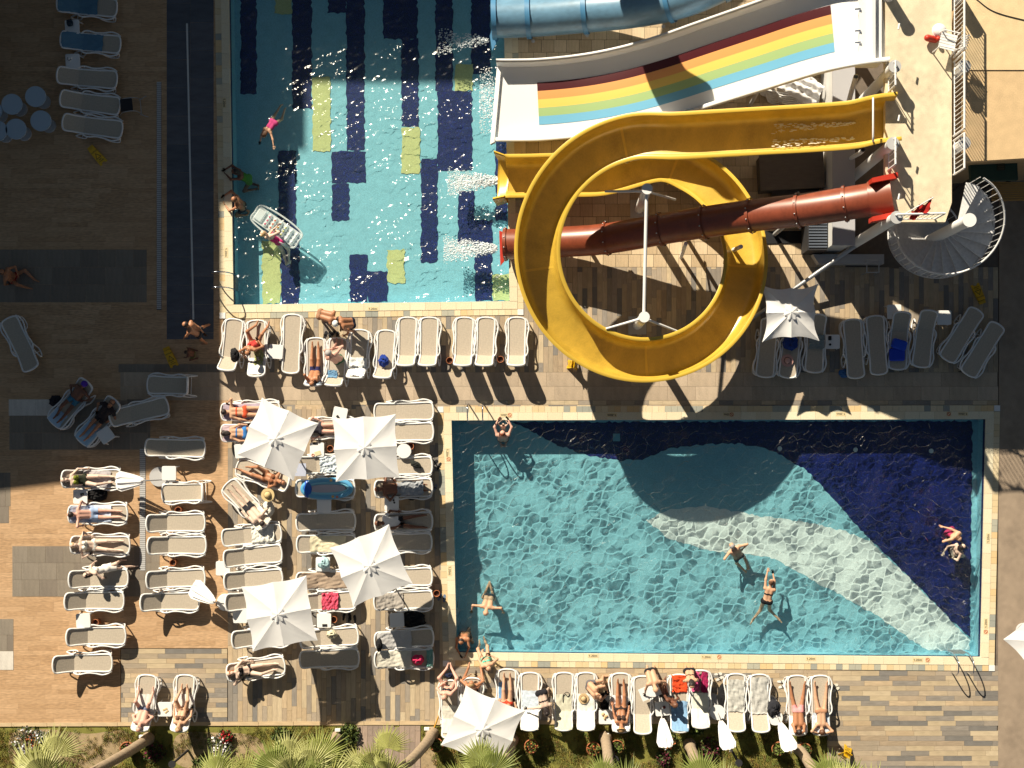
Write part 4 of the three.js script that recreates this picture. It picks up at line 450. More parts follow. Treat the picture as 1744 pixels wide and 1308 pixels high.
// ---------------------------------------------------------------- parasols
function panelGeo(A, B, C, sag) { return gridGeo(8, 8, (u, v) => { const p = A.clone().lerp(B.clone().lerp(C, u), v); p.y -= sag * sin(u * PI) * v; const m = B.clone().add(C).multiplyScalar(0.5).setY(0); p.addScaledVector(m.normalize(), -sag * 1.1 * sin(u * PI) * v * v); p.y += 0.012 * n2(u * 6 + B.x * 3, v * 6 + C.z * 3) * v; return p; }); }
function parasol(px, py, half, turn, label, o = {}) {
  const top = o.top ?? 2.5, edge = o.edge ?? 2.24, base = at(px, py, top), g = thing('parasol', label, 'parasol', o.group ?? 'open white parasols', V(base.x, 0, base.z), turn), A = V(0, top, 0), rim = [];
  for (let i = 0; i < 8; i++) { const a = i * PI / 4 + PI / 4, r = i % 2 ? half * (o.mid ?? 0.985) : half * 1.414; rim.push(V(cos(a) * r, edge + (i % 2 ? 0.1 : -0.02), sin(a) * r)); }
  if (o.tilt) { const q = new THREE.Quaternion().setFromAxisAngle(V(...o.tilt).normalize(), o.ang); rim.forEach(p => p.sub(A).applyQuaternion(q).add(A)); }
  const m = o.mat ?? M.canvas;
  for (let i = 0; i < 8; i++) { part(g, 'canopy_panel', panelGeo(A, rim[i], rim[(i + 1) % 8], o.sag ?? 0.05), m); part(g, 'rib', rod(A.clone().setY(A.y - 0.05), rim[i].clone().lerp(A, 0.03).setY(rim[i].y - 0.03), 0.012, 0.01, 6), M.greyPaint); }
  part(g, 'pole', cyl(0.024, 0.024, top, 0, 0, 0, 12), M.greyPaint); part(g, 'base', cyl(0.24, 0.26, 0.08, 0, 0, 0, 24), M.greyPaint);
  const cap = []; for (let i = 0; i < 9; i++) { const a = i * 0.7, r = 0.03 + 0.018 * i; cap.push(V(cos(a) * r, top + 0.05 + 0.02 * sin(i * 3), sin(a) * r)); } part(g, 'cap', gridGeo(24, 5, (u, v) => { const a = u * 2 * PI, r = 0.015 + v * 0.2 * (1 + 0.25 * sin(a * 7)); return V(cos(a) * r, top + 0.05 - v * 0.06 + 0.02 * sin(a * 7 + 1) * v, sin(a) * r); }), m);
  return g;
}
parasol(469, 748, 1.0, -0.42, 'open white parasol sheltering the prone bikini women', { tilt: [0.6, 0, 0.8], ang: 0.06 });
parasol(621, 763, 1.02, 0.06, 'open white square parasol by the mosaic pool corner');
parasol(630, 965, 1.02, 0.38, 'open white parasol turned diamond wise among the plank deck loungers');
parasol(473, 1047, 1.05, 0.17, 'open white parasol beside the wooden deck edge and garden');
parasol(822, 1243, 1.03, -0.4, 'open white parasol over the garden row beside the palm');
parasol(1790, 1094, 1.0, 0.75, 'white parasol corner reaching in from the terrace');
parasol(1348, 532, 0.92, 0.02, 'stretched star shaped parasol with scalloped edges in tower shade', { mid: 0.86, sag: 0.09, edge: 1.85, top: 2.05 });
function foldedParasol(px, py, dir, label, len = 1.15, stand = false) { // pleated bundle; lies across its base or leans
  const a = at(px, py, 0.5), g = thing('folded_parasol', label, 'parasol', 'folded white parasols', V(a.x, 0, a.z), dir), y0 = stand ? 1.0 : 1.0, lean = stand ? 0.75 : -0.35;
  for (let i = 0; i < 7; i++) { const s = (i - 3) / 3; part(g, 'pleat', gridGeo(6, 3, (u, v) => V(u * len, y0 + lean * u + 0.07 * (1 - abs(s)) + 0.05 * (i % 2) * u - 0.02 * v, (s * 0.26 + (v - 0.5) * 0.1) * (0.25 + 0.95 * Math.pow(u, 0.7)) * (stand ? 0.8 : 1) * (1 - 0.5 * max(0, u - 0.85) * 4))), M.canvas); }
  part(g, 'pole', rod(V(-0.5, stand ? 0.1 : 0.12, 0), stand ? V(len + 0.1, y0 + lean, 0) : V(0.05, 1.1, 0), 0.022), M.greyPaint);
  if (!stand) part(g, 'base', cyl(0.22, 0.24, 0.08, -0.5, 0, 0, 24), M.greyPaint); else part(g, 'base', cyl(0.2, 0.22, 0.08, -0.5, 0, 0, 20), M.greyPaint);
}
foldedParasol(252, 818, PI + 0.03, 'folded white parasol lying toward the woman in green and black', 1.0); foldedParasol(372, 1022, PI - 0.5, 'folded white parasol lying beside the big tilted parasol', 0.95);
foldedParasol(1126, 1218, -PI / 2 + 0.05, 'folded white parasol leaning behind the reading man', 0.76, true); foldedParasol(1224, 1222, -PI / 2 + 0.25, 'folded white parasol leaning between pink and grey towels', 0.76, true); foldedParasol(1324, 1225, -PI / 2 + 0.3, 'folded white parasol leaning beside the man in pink shorts', 0.76, true);
solo('weighted_stand', 'round grey parasol base plate beside the square side table', 'parasol base', null, cyl(0.32, 0.34, 0.09, 0, 0, 0, 28), M.greyPaint, at(272, 812));
solo('weighted_stand', 'round pale parasol base under the tilted parasol by the folded one', 'parasol base', null, cyl(0.27, 0.29, 0.09, 0, 0, 0, 28), M.whiteMatt, at(384, 1026));

// ---------------------------------------------------------------- people
function surfaceNets(f, lo, hi, c) {
  const n = [0, 1, 2].map(k => ceil((hi[k] - lo[k]) / c) + 1), [nx, ny, nz] = n, val = new Float32Array(nx * ny * nz), id = new Int32Array(nx * ny * nz).fill(-1), pos = [], idx = [], v = new Float64Array(8), I = (x, y, z) => x + nx * (y + ny * z);
  for (let z = 0; z < nz; z++) for (let y = 0; y < ny; y++) for (let x = 0; x < nx; x++) { const w = f(lo[0] + x * c, lo[1] + y * c, lo[2] + z * c); val[I(x, y, z)] = w; for (let k = floor(w / c - 1.5); k > 0 && x + 1 < nx; k--) val[I(++x, y, z)] = w; }
  for (let z = 0; z < nz - 1; z++) for (let y = 0; y < ny - 1; y++) for (let x = 0; x < nx - 1; x++) {
    let m = 0, sx = 0, sy = 0, sz = 0, k = 0; if (val[I(x, y, z)] > 3 * c) continue;
    for (let i = 0; i < 8; i++) { v[i] = val[I(x + (i & 1), y + (i >> 1 & 1), z + (i >> 2))]; if (v[i] < 0) m |= 1 << i; }
    if (m === 0 || m === 255) continue;
    for (let i = 0; i < 8; i++) for (let b = 0; b < 3; b++) { const j = i | 1 << b; if (j === i || (v[i] < 0) === (v[j] < 0)) continue; const t = v[i] / (v[i] - v[j]); sx += (i & 1) + (b === 0 ? t : 0); sy += (i >> 1 & 1) + (b === 1 ? t : 0); sz += (i >> 2) + (b === 2 ? t : 0); k++; }
    id[I(x, y, z)] = pos.length / 3; pos.push(lo[0] + (x + sx / k) * c, lo[1] + (y + sy / k) * c, lo[2] + (z + sz / k) * c);
  }
  const q = (a, b, d, e, flip) => { if (a < 0 || b < 0 || d < 0 || e < 0) return; flip ? idx.push(a, d, b, a, e, d) : idx.push(a, b, d, a, d, e); };
  for (let z = 1; z < nz - 1; z++) for (let y = 1; y < ny - 1; y++) for (let x = 1; x < nx - 1; x++) {
    const s = val[I(x, y, z)] < 0;
    if (s !== val[I(x + 1, y, z)] < 0) q(id[I(x, y - 1, z - 1)], id[I(x, y, z - 1)], id[I(x, y, z)], id[I(x, y - 1, z)], !s);
    if (s !== val[I(x, y + 1, z)] < 0) q(id[I(x - 1, y, z - 1)], id[I(x - 1, y, z)], id[I(x, y, z)], id[I(x, y, z - 1)], !s);
    if (s !== val[I(x, y, z + 1)] < 0) q(id[I(x - 1, y - 1, z)], id[I(x, y - 1, z)], id[I(x, y, z)], id[I(x - 1, y, z)], !s);
  }
  return { pos, idx };
}
const handGeo = (() => { // palm along +x, fingers slightly curled towards -y, thumb on +z
  const g = [ball(1, 0.045, 0, 0, 0.05, 0.016, 0.04, 8)];
  [[-0.028, 0.058], [-0.01, 0.07], [0.01, 0.075], [0.028, 0.066]].forEach(([z, l]) => { const a = V(0.08, 0, z), b = V(0.08 + l * 0.55, -0.006, z * 1.15), c = V(0.08 + l, -0.028, z * 1.2); g.push(rod(a, b, 0.0095, 0.0088, 5), rod(b, c, 0.0088, 0.007, 5), ball(0.0075, c.x, c.y, c.z, 1, 1, 1, 5)); });
  const t0 = V(0.025, -0.004, 0.032), t1 = V(0.055, -0.012, 0.062), t2 = V(0.085, -0.02, 0.07); g.push(rod(t0, t1, 0.012, 0.0105, 5), rod(t1, t2, 0.0105, 0.008, 5), ball(0.008, t2.x, t2.y, t2.z, 1, 1, 1, 5)); return merge(g);
})();
const skins = { fair: mat([238, 202, 170], { roughness: 0.6 }), rosy: mat([232, 176, 146], { roughness: 0.58 }), tan: mat([222, 170, 128], { roughness: 0.58 }), bronze: mat([192, 130, 88], { roughness: 0.5 }), brown: mat([126, 80, 56], { roughness: 0.5 }) };
const basis = (x, y) => { const X = x.clone().normalize(), Z = X.clone().cross(y).normalize(), Y = Z.clone().cross(X); return new THREE.Matrix4().makeBasis(X, Y, Z); };
function ik(a, t, l0, l1, pole) { const d = t.clone().sub(a); let r = d.length(); const m = (l0 + l1) * 0.995; if (r > m) { t = a.clone().addScaledVector(d, m / r); r = m; } r = max(r, abs(l0 - l1) + 0.02); d.normalize(); const x = (l0 * l0 - l1 * l1 + r * r) / (2 * r), y = sqrt(max(0, l0 * l0 - x * x)), p = pole.clone().addScaledVector(d, -pole.dot(d)); if (p.length() < 0.01) p.set(d.y, d.z, d.x).addScaledVector(d, -d.dot(V(d.y, d.z, d.x))); p.normalize(); return [a.clone().addScaledVector(d, x).addScaledVector(p, y), a.clone().addScaledVector(d, r)]; }
/* hd, hp: head and hips; ft, hn: both feet and both hands, as survey points [x, y, height]; fr: where the chest faces; kn, el: where knees and elbows point.
   wear: list of [part name, region test(bone, t), material] */
const REG = {
  trunks: (b, t) => b === 'hip' || (b === 'thigh' && t < 0.5) || (b === 'torso' && t < 0.12), brief: (b, t) => (b === 'hip') || (b === 'thigh' && t < 0.1) || (b === 'torso' && t < 0.04), top: (b, t) => b === 'bust' || (b === 'torso' && t > 0.6 && t < 0.76),
  suit: (b, t) => b === 'hip' || b === 'bust' || (b === 'torso' && t < 0.85) || (b === 'thigh' && t < 0.06), shirt: (b, t) => b === 'torso' || b === 'bust' || b === 'chest' || b === 'hip' || (b === 'upper' && t < 0.6), dress: (b, t) => b === 'hip' || b === 'bust' || (b === 'torso' && t < 0.9) || (b === 'thigh' && t < 0.7),
};
function person(label, o) {
  const s = (o.size ?? 1), P = q => at(...q), f = o.f ?? false, hip = P(o.hp); let head = P(o.hd); const d = head.clone().sub(hip).normalize(), up = V(...(o.fr ?? [0, 1, 0])); up.addScaledVector(d, -up.dot(d)).normalize();
  const lat = d.clone().cross(up).normalize(), neck = hip.clone().addScaledVector(d, 0.5 * s); head = neck.clone().addScaledVector(d, 0.17 * s).addScaledVector(V(...(o.nod ?? [0, 0, 0])), s);
  const sw = (f ? 0.155 : 0.185) * s, hwid = (f ? 0.1 : 0.09) * s, sh = [1, -1].map(k => neck.clone().addScaledVector(d, -0.06 * s).addScaledVector(lat, k * sw)), hj = [1, -1].map(k => hip.clone().addScaledVector(lat, k * hwid));
  let ft = o.ft.map(P), hn = (o.hn ?? [[0, 0, 0], [0, 0, 0]]).map(P);
  if (!o.hn) hn = [1, -1].map(k => hip.clone().addScaledVector(lat, k * 0.26 * s).addScaledVector(d, 0.02));
  const near = (a, b, c, e) => a.distanceTo(c) + b.distanceTo(e) <= a.distanceTo(e) + b.distanceTo(c); if (!near(hj[0], hj[1], ft[0], ft[1])) ft.reverse(); if (!near(sh[0], sh[1], hn[0], hn[1])) hn.reverse();
  const bones = [], B = (n, a, b, r0, r1) => bones.push({ n, a, d: b.clone().sub(a), l: max(1e-6, b.distanceToSquared(a)), r0: r0 * s, r1: r1 * s });
  const w0 = f ? 0.088 : 0.096, tw = (f ? 0.05 : 0.068) * s;
  for (const k of [1, -1]) B('torso', hip.clone().addScaledVector(lat, k * tw), neck.clone().addScaledVector(lat, k * tw * 1.25).addScaledVector(d, -0.1 * s), w0, f ? 0.088 : 0.105);
  B('chest', sh[0], sh[1], 0.062, 0.062); B('hip', hj[0], hj[1], f ? 0.1 : 0.094, f ? 0.1 : 0.094); B('neck', neck.clone().addScaledVector(d, -0.05 * s), head, 0.055, 0.05);
  B('head', head.clone().addScaledVector(d, -0.045 * s).addScaledVector(up, 0.015 * s), head.clone().addScaledVector(d, 0.035 * s).addScaledVector(up, -0.012 * s), 0.074, 0.088);
  if (f) for (const k of [1, -1]) { const c = hip.clone().addScaledVector(d, 0.35 * s).addScaledVector(lat, k * 0.075 * s).addScaledVector(up, 0.085 * s); B('bust', c, c.clone().addScaledVector(up, 0.01), 0.062, 0.055); }
  const hands = [];
  for (let k = 0; k < 2; k++) {
    const [e, w] = ik(sh[k], hn[k], 0.29 * s, 0.25 * s, o.el ? V(...o.el[k % o.el.length]) : lat.clone().multiplyScalar(k ? -1 : 1).addScaledVector(up, -0.4)); B('upper', sh[k], e, 0.05, 0.04); B('fore', e, w, 0.04, 0.027); hands.push([w, w.clone().sub(e).normalize()]);
    const [kn, an] = ik(hj[k], ft[k], 0.43 * s, 0.42 * s, o.kn ? V(...o.kn[k % o.kn.length]) : up.clone().addScaledVector(lat, k ? -0.35 : 0.35)); B('thigh', hj[k], kn, f ? 0.085 : 0.08, 0.055); B('shin', kn, an, 0.056, 0.036);
    const shin = an.clone().sub(kn).normalize(); let toe = o.toe ? V(...o.toe) : up.clone().multiplyScalar(o.prone ? -0.35 : 0.75).addScaledVector(shin, 0.6); toe.normalize(); B('foot', an, an.clone().addScaledVector(toe, 0.17 * s), 0.036, 0.026);
  }
  bones.forEach(b => Object.assign(b, { ax: b.a.x, ay: b.a.y, az: b.a.z, dx: b.d.x, dy: b.d.y, dz: b.d.z, il: 1 / b.l, dr: b.r1 - b.r0 }));
  const dist = (b, x, y, z) => { const px = x - b.ax, py = y - b.ay, pz = z - b.az; let t = (px * b.dx + py * b.dy + pz * b.dz) * b.il; t = t < 0 ? 0 : t > 1 ? 1 : t; const qx = px - b.dx * t, qy = py - b.dy * t, qz = pz - b.dz * t; return sqrt(qx * qx + qy * qy + qz * qz) - (b.r0 + b.dr * t); };
  const K = 0.035 * s, nb = bones.length, field = (x, y, z) => { let v = 1; for (let i = 0; i < nb; i++) { const e = dist(bones[i], x, y, z), g = v - e; if (g <= -K) continue; const h = (K - (g < 0 ? -g : g)) / K; v = g > 0 ? e : v; if (h > 0) v -= h * h * K * 0.25; } return v; };
  const lo = [1e9, 1e9, 1e9], hi = [-1e9, -1e9, -1e9]; for (const b of bones) for (const p of [b.a, b.a.clone().add(b.d)]) ['x', 'y', 'z'].forEach((a, i) => { lo[i] = min(lo[i], p[a] - 0.14 * s); hi[i] = max(hi[i], p[a] + 0.14 * s); });
  const sn = surfaceNets(field, lo, hi, 0.021), org = V(hip.x, 0, hip.z), g = new THREE.BufferGeometry(); for (let i = 0; i < sn.pos.length; i += 3) { sn.pos[i] -= org.x; sn.pos[i + 2] -= org.z; }
  g.setAttribute('position', new THREE.Float32BufferAttribute(sn.pos, 3)); g.setAttribute('uv', new THREE.Float32BufferAttribute(new Float32Array(sn.pos.length / 3 * 2), 2)); g.setIndex(sn.idx); g.computeVertexNormals();
  const own = []; for (let i = 0; i < sn.pos.length; i += 3) { let best = 9, bn = '', bt = 0; for (const b of bones) { const x = sn.pos[i] + org.x, y = sn.pos[i + 1], z = sn.pos[i + 2] + org.z, e = dist(b, x, y, z); if (e < best) { best = e; bn = b.n; bt = clamp(((x - b.a.x) * b.d.x + (y - b.a.y) * b.d.y + (z - b.a.z) * b.d.z) / b.l, 0, 1); } } own.push([bn, bt]); }
  const bits = [g];
  hands.forEach(([w, dir], k) => bits.push(handGeo.clone().scale(s, s, k ? -s : s).applyMatrix4(basis(dir, up.y > 0.3 || o.prone ? V(0, 1, 0.01) : up)).translate(w.x - org.x, w.y, w.z - org.z)));
  const hl = head.clone().sub(org.clone()), face = basis(d, up); // x to the crown, y out of the face
  bits.push(ball(0.018 * s, -0.012 * s, 0.092 * s, 0, 1.4, 0.9, 0.8, 6).applyMatrix4(face).translate(hl.x, hl.y, hl.z)); for (const k of [1, -1]) bits.push(ball(0.026 * s, 0, -0.01, k * 0.088 * s, 1.2, 0.8, 0.4, 6).applyMatrix4(face).translate(hl.x, hl.y, hl.z));
  const name = 'person', body = solo(name, label, 'person', o.group, merge(bits), skins[(o.skin ?? 'tan') === 'tan' && label.length % 3 === 0 ? 'rosy' : o.skin ?? 'tan'], org);
  (o.wear ?? []).forEach(([n, reg, m, off = 0.009]) => { const t = REG[reg], keep = []; for (let i = 0; i < sn.idx.length; i += 3) if ([0, 1, 2].every(j => t(...own[sn.idx[i + j]]))) keep.push(sn.idx[i], sn.idx[i + 1], sn.idx[i + 2]); if (!keep.length) return; const c = new THREE.BufferGeometry(), p = g.attributes.position, nn = g.attributes.normal, a = new Float32Array(p.count * 3); for (let i = 0; i < p.count; i++) for (const [j, ax] of [[0, 'X'], [1, 'Y'], [2, 'Z']]) a[i * 3 + j] = p['get' + ax](i) + nn['get' + ax](i) * off; c.setAttribute('position', new THREE.BufferAttribute(a, 3)); c.setAttribute('uv', g.attributes.uv); c.setIndex(keep); part(body, n, (() => { const h = c.toNonIndexed(); h.computeVertexNormals(); return c.computeVertexNormals(), c; })(), m); });
  const eyes = merge([1, -1].map(k => ball(0.011 * s, 0.018 * s, 0.083 * s, k * 0.032 * s, 0.7, 0.5, 1.1, 6))).applyMatrix4(face).translate(hl.x, hl.y, hl.z); part(body, 'eyes', eyes, M.dark);
  part(body, 'mouth', box(0.008 * s, 0.008 * s, 0.04 * s, -0.05 * s, 0.083 * s, 0).applyMatrix4(face).translate(hl.x, hl.y, hl.z), M.redDark);
  if (o.hair !== null) { const hm = o.hair ?? M.hairDark, hg = [ball(0.101 * s, 0.016 * s, -0.022 * s, 0, 1.0, 1, 0.98, 12)]; if (o.long) hg.push(ball(0.07 * s, -0.07 * s, -0.075 * s, 0, 2.1, 0.55, 1.35, 10)); if (o.bun) hg.push(ball(0.05 * s, 0.06 * s, -0.1 * s, 0, 1, 1, 1, 8)); hg.forEach((q, i) => { const p = q.attributes.position; for (let j = 0; j < p.count; j++) { const r = 1 + 0.06 * n2(p.getX(j) * 60 + i, p.getZ(j) * 60 + p.getY(j) * 40); p.setXYZ(j, p.getX(j) * r, p.getY(j) * r, p.getZ(j) * r); } q.computeVertexNormals(); }); part(body, 'hair', merge(hg).applyMatrix4(face).translate(hl.x, hl.y, hl.z), hm); }
  if (o.hat) { const [m, brim] = o.hat, hg = [ball(0.112 * s, 0.03 * s, -0.01 * s, 0, 0.9, 1.02, 1, 14)]; if (brim) hg.push(new THREE.CylinderGeometry(brim, brim * 1.04, 0.012, 24).rotateZ(PI / 2).translate(0.03 * s, 0, 0)); part(body, 'hat', merge(hg).applyMatrix4(face).translate(hl.x, hl.y, hl.z), m); }
  return body;
}
const C = cloth, tr = (...c) => [['swim_trunks', 'trunks', C(...c)]], bk = (...c) => [['bikini_bottom', 'brief', C(...c)], ['bikini_top', 'top', C(...c)]], st = (...c) => [['swimsuit', 'suit', C(...c)]];
const lp = 'people in the pools', sb = 'people sunbathing on loungers', sp = 'people standing about';
// striped pool
person('child in a pink swimsuit swimming in the striped pool', { f: true, group: lp, size: 0.82, skin: 'tan', hd: [446, 236, -0.02], hp: [466, 208, -0.14], ft: [[485, 186, -0.35], [478, 180, -0.3]], hn: [[469, 262, -0.1], [440, 250, -0.1]], fr: [0, -1, 0], wear: st(206, 70, 120), hair: M.hairBrown, long: true });
person('person in a bright green top holding the striped pool rim', { f: true, group: lp, skin: 'brown', hd: [398, 292, 0.22], hp: [424, 306, -0.35], ft: [[440, 316, -0.75], [436, 322, -0.75]], hn: [[384, 288, 0.06], [386, 298, 0.06]], fr: [-1, 0.3, 0], wear: st(90, 150, 50), long: true });
person('bare backed man leaning on the striped pool rim', { group: lp, skin: 'bronze', hd: [400, 341, 0.28], hp: [414, 352, -0.3], ft: [[424, 360, -0.75], [420, 366, -0.75]], hn: [[383, 332, 0.06], [384, 350, 0.06]], fr: [-1, 0.2, 0], wear: tr(40, 50, 60), hair: M.hairBrown });
person('woman in a pink top leaning on the clear air mattress', { f: true, group: lp, skin: 'fair', hd: [452, 399, 0.22], hp: [476, 412, -0.2], ft: [[492, 446, -0.6], [488, 450, -0.6]], hn: [[478, 379, 0.14], [470, 392, 0.12]], fr: [0.2, -0.3, -0.6], wear: st(226, 50, 120), hair: M.hairBlond, bun: true });
// mosaic pool
person('red haired man holding the mosaic pool rim', { group: lp, skin: 'tan', hd: [856, 738, 0.2], hp: [857, 748, -0.4], ft: [[854, 760, -0.8], [860, 760, -0.8]], hn: [[848, 716, 0.06], [866, 716, 0.06]], fr: [0, 0.2, -1], wear: tr(40, 46, 60), hair: mat([150, 74, 40]) });
person('small child sheltered between a man and the mosaic pool rim', { group: lp, size: 0.5, skin: 'fair', hd: [857, 722, 0.12], hp: [857, 729, -0.25], ft: [[855, 735, -0.5], [859, 735, -0.5]], hn: [[853, 717, 0.05], [861, 717, 0.05]], fr: [0, 0.2, -1], wear: tr(230, 230, 220), hair: M.hairBrown });
person('bald swimmer in dark trunks with arms spread wide in the mosaic pool', { group: lp, skin: 'tan', hd: [829, 1036, 0.02], hp: [833, 1016, -0.32], ft: [[836, 1000, -0.78], [831, 998, -0.8]], hn: [[803, 1040, -0.16], [857, 1042, -0.16]], fr: [0, -1, 0.1], prone: true, wear: tr(34, 44, 52), hair: null });
person('bald swimmer whose head and shoulders show in the pool middle', { group: lp, skin: 'tan', hd: [1247, 930, 0.08], hp: [1258, 948, -0.35], ft: [[1275, 968, -0.7], [1270, 974, -0.7]], hn: [[1238, 944, -0.15], [1266, 934, -0.15]], fr: [-0.4, -0.2, -0.6], wear: tr(50, 60, 70), hair: M.hairGrey });
person('woman in a black bikini swimming with arms stretched ahead', { f: true, group: lp, skin: 'tan', hd: [1312, 999, -0.02], hp: [1306, 1024, -0.14], ft: [[1282, 1056, -0.4], [1326, 1054, -0.4]], hn: [[1308, 968, -0.06], [1316, 968, -0.06]], fr: [0, -1, 0], prone: true, kn: [[0.5, -0.6, 0], [-0.5, -0.6, 0]], wear: bk(24, 24, 28), hair: M.hairBrown, bun: true });
person('woman in a pink and purple swimsuit standing in the navy shallows', { f: true, group: lp, skin: 'tan', hd: [1630, 915, 0.22], hp: [1617, 905, -0.3], ft: [[1612, 905, -0.82], [1620, 900, -0.82]], hn: [[1598, 894, -0.1], [1612, 918, -0.15]], fr: [0.5, 0.3, 0.6], wear: st(196, 50, 90), hair: M.hairBrown });
person('woman in black with a tattooed back beside the pink swimsuit', { f: true, group: lp, skin: 'fair', hd: [1638, 932, 0.24], hp: [1622, 942, -0.3], ft: [[1618, 946, -0.82], [1624, 950, -0.82]], hn: [[1608, 940, -0.15], [1622, 950, -0.2]], fr: [0.7, 0.2, -0.4], wear: bk(28, 26, 40), long: true });
person('man resting his folded arms on the mosaic pool corner rim', { group: lp, skin: 'bronze', hd: [786, 1092, 0.3], hp: [792, 1080, -0.3], ft: [[798, 1070, -0.8], [800, 1076, -0.8]], hn: [[783, 1114, 0.06], [794, 1114, 0.06]], fr: [0, 0.1, 1], wear: tr(50, 40, 40) });
person('woman in a mint green bikini seated on the mosaic pool rim', { f: true, group: lp, skin: 'tan', hd: [832, 1138, 0.8], hp: [826, 1124, 0.14], ft: [[826, 1092, -0.45], [817, 1098, -0.45]], hn: [[820, 1112, 0.3], [836, 1116, 0.3]], fr: [-0.1, 0.6, -0.8], wear: bk(110, 200, 160), hair: M.hairBrown });
// standing
person('shirtless man in dark shorts walking across the dark slabs', { group: sp, skin: 'bronze', hd: [319, 555, 1.42], hp: [338, 566, 0.93], ft: [[353, 586, 0.06], [356, 553, 0.1]], hn: [[311, 578, 0.75], [350, 570, 0.95]], fr: [-0.8, -0.4, 0], toe: [-1, -0.2, 0.1], wear: tr(30, 32, 38) });
person('crouching child near the yellow floor sign', { group: sp, size: 0.62, skin: 'brown', hd: [314, 599, 0.75], hp: [329, 603, 0.3], ft: [[336, 597, 0.05], [337, 610, 0.05]], hn: [[312, 610, 0.2], [318, 592, 0.2]], fr: [-0.8, -0.5, 0], kn: [[-0.8, 0.8, 0]], toe: [-1, -0.1, 0], wear: tr(120, 120, 60) });
person('shirtless man bending over by the striped pool rim', { group: sp, skin: 'bronze', hd: [570, 542, 1.05], hp: [545, 535, 0.95], ft: [[542, 530, 0.05], [544, 540, 0.05]], hn: [[572, 552, 0.5], [566, 540, 0.5]], fr: [0.2, -1, 0.1], kn: [[1, 0, 0]], toe: [1, -0.1, 0], wear: tr(176, 128, 92) });
person('shirtless man in a white cap and navy shorts stooping by sandals', { group: sp, skin: 'bronze', hd: [577, 551, 1.35], hp: [600, 550, 0.95], ft: [[596, 562, 0.05], [590, 572, 0.05]], hn: [[580, 562, 0.7], [602, 565, 0.7]], fr: [-0.6, -0.9, 0.2], kn: [[-1, 0, 0.2]], toe: [-1, -0.1, 0.3], wear: tr(24, 34, 56), hat: [M.whiteMatt, 0] });
person('woman in black bending over between two garden row loungers', { f: true, group: sp, skin: 'fair', hd: [929, 1206, 0.95], hp: [922, 1180, 0.92], ft: [[920, 1172, 0.05], [934, 1172, 0.05]], hn: [[893, 1207, 0.55], [940, 1226, 0.42]], fr: [0, -1, 0.1], kn: [[0.1, 0, 1]], toe: [0, -0.1, 1], wear: bk(30, 28, 32), long: true });
person('bald man in a black brief standing bent over a newspaper', { group: sp, skin: 'tan', hd: [1114, 1166, 1.25], hp: [1107, 1143, 0.95], ft: [[1102, 1134, 0.05], [1114, 1134, 0.05]], hn: [[1097, 1186, 0.72], [1130, 1166, 0.8]], fr: [0, -0.9, 0.5], kn: [[0, 0, 1]], toe: [0, -0.1, 1], wear: [['swim_brief', 'brief', C(28, 28, 30)]], hair: null });
person('long haired woman in black standing by the orange towel', { f: true, group: sp, skin: 'tan', hd: [1177, 1160, 1.35], hp: [1174, 1143, 0.95], ft: [[1168, 1134, 0.05], [1178, 1134, 0.05]], hn: [[1164, 1162, 0.7], [1188, 1158, 0.75]], fr: [0, -0.7, 0.7], toe: [0, -0.1, 1], wear: bk(26, 24, 26), long: true });
// on loungers: points along the lounger
const onL = (k, x, z, up) => { const p = onLounger(k, x, z, up); return [p.x * S / (1 - p.y / H) + NX, p.z * S / (1 - p.y / H) + NY, p.y]; };
function lie(label, k, o) { const r = o.reach ?? 0.86, x = o.x ?? 1.12; return person(label, { group: sb, hp: onL(k, x, o.z ?? 0, 0.09), hd: onL(k, x + 0.66, o.hz ?? o.z ?? 0, o.prone ? 0.1 : 0.12), ft: [onL(k, x - r, 0.1 + (o.z ?? 0) + (o.spread ?? 0), 0.06), onL(k, x - r + (o.uneven ?? 0), -0.1 + (o.z ?? 0) - (o.spread ?? 0), 0.06)], fr: o.prone ? [0, -1, 0] : [0, 1, 0], ...o, hn: o.hands ? o.hands.map(q => onL(k, ...q)) : undefined, z: undefined }); }
const behind = [[1.84, 0.16, 0.12], [1.84, -0.16, 0.12]], sides = [[1.05, 0.26, 0.06], [1.05, -0.26, 0.06]], fold = [[1.86, 0.12, 0.04], [1.86, -0.12, 0.04]];
lie('man in dark patterned trunks lying with hands behind his head', 'a4', { skin: 'bronze', hands: behind, el: [[0, 0.3, 0]], wear: tr(48, 44, 84) });
person('man in a grey cap and green shorts sitting hunched on a lounger', { group: sb, skin: 'tan', hd: [561, 602, 1.0], hp: [577, 614, 0.46], ft: [[573, 584, 0.42], [583, 586, 0.42]], hn: [[566, 594, 0.85], [572, 592, 0.85]], fr: [-0.5, 0.5, -0.7], wear: tr(50, 96, 60), hat: [M.hairGrey, 0] });
person('woman in a red swimsuit reclining with knees apart beside a white towel', { f: true, group: sb, skin: 'bronze', hd: [425, 596, 0.9], hp: [434, 584, 0.46], ft: [[436, 554, 0.42], [456, 556, 0.42]], hn: [[416, 606, 0.5], [440, 580, 0.7]], fr: [0.1, 0.6, -0.6], wear: st(206, 60, 50) });
lie('prone woman in an orange bikini half under a parasol', 'd1', { f: true, prone: true, skin: 'tan', hands: [[1.7, 0.3, 0.06], [1.0, -0.3, 0.06]], wear: bk(240, 92, 50) }); lie('prone woman in a blue bikini half under a parasol', 'd2', { f: true, prone: true, skin: 'tan', hands: sides, wear: bk(60, 130, 190), long: true });
lie('dark haired sunbather lying between two parasols', 'e1', { f: true, skin: 'tan', wear: st(60, 54, 60), long: true });
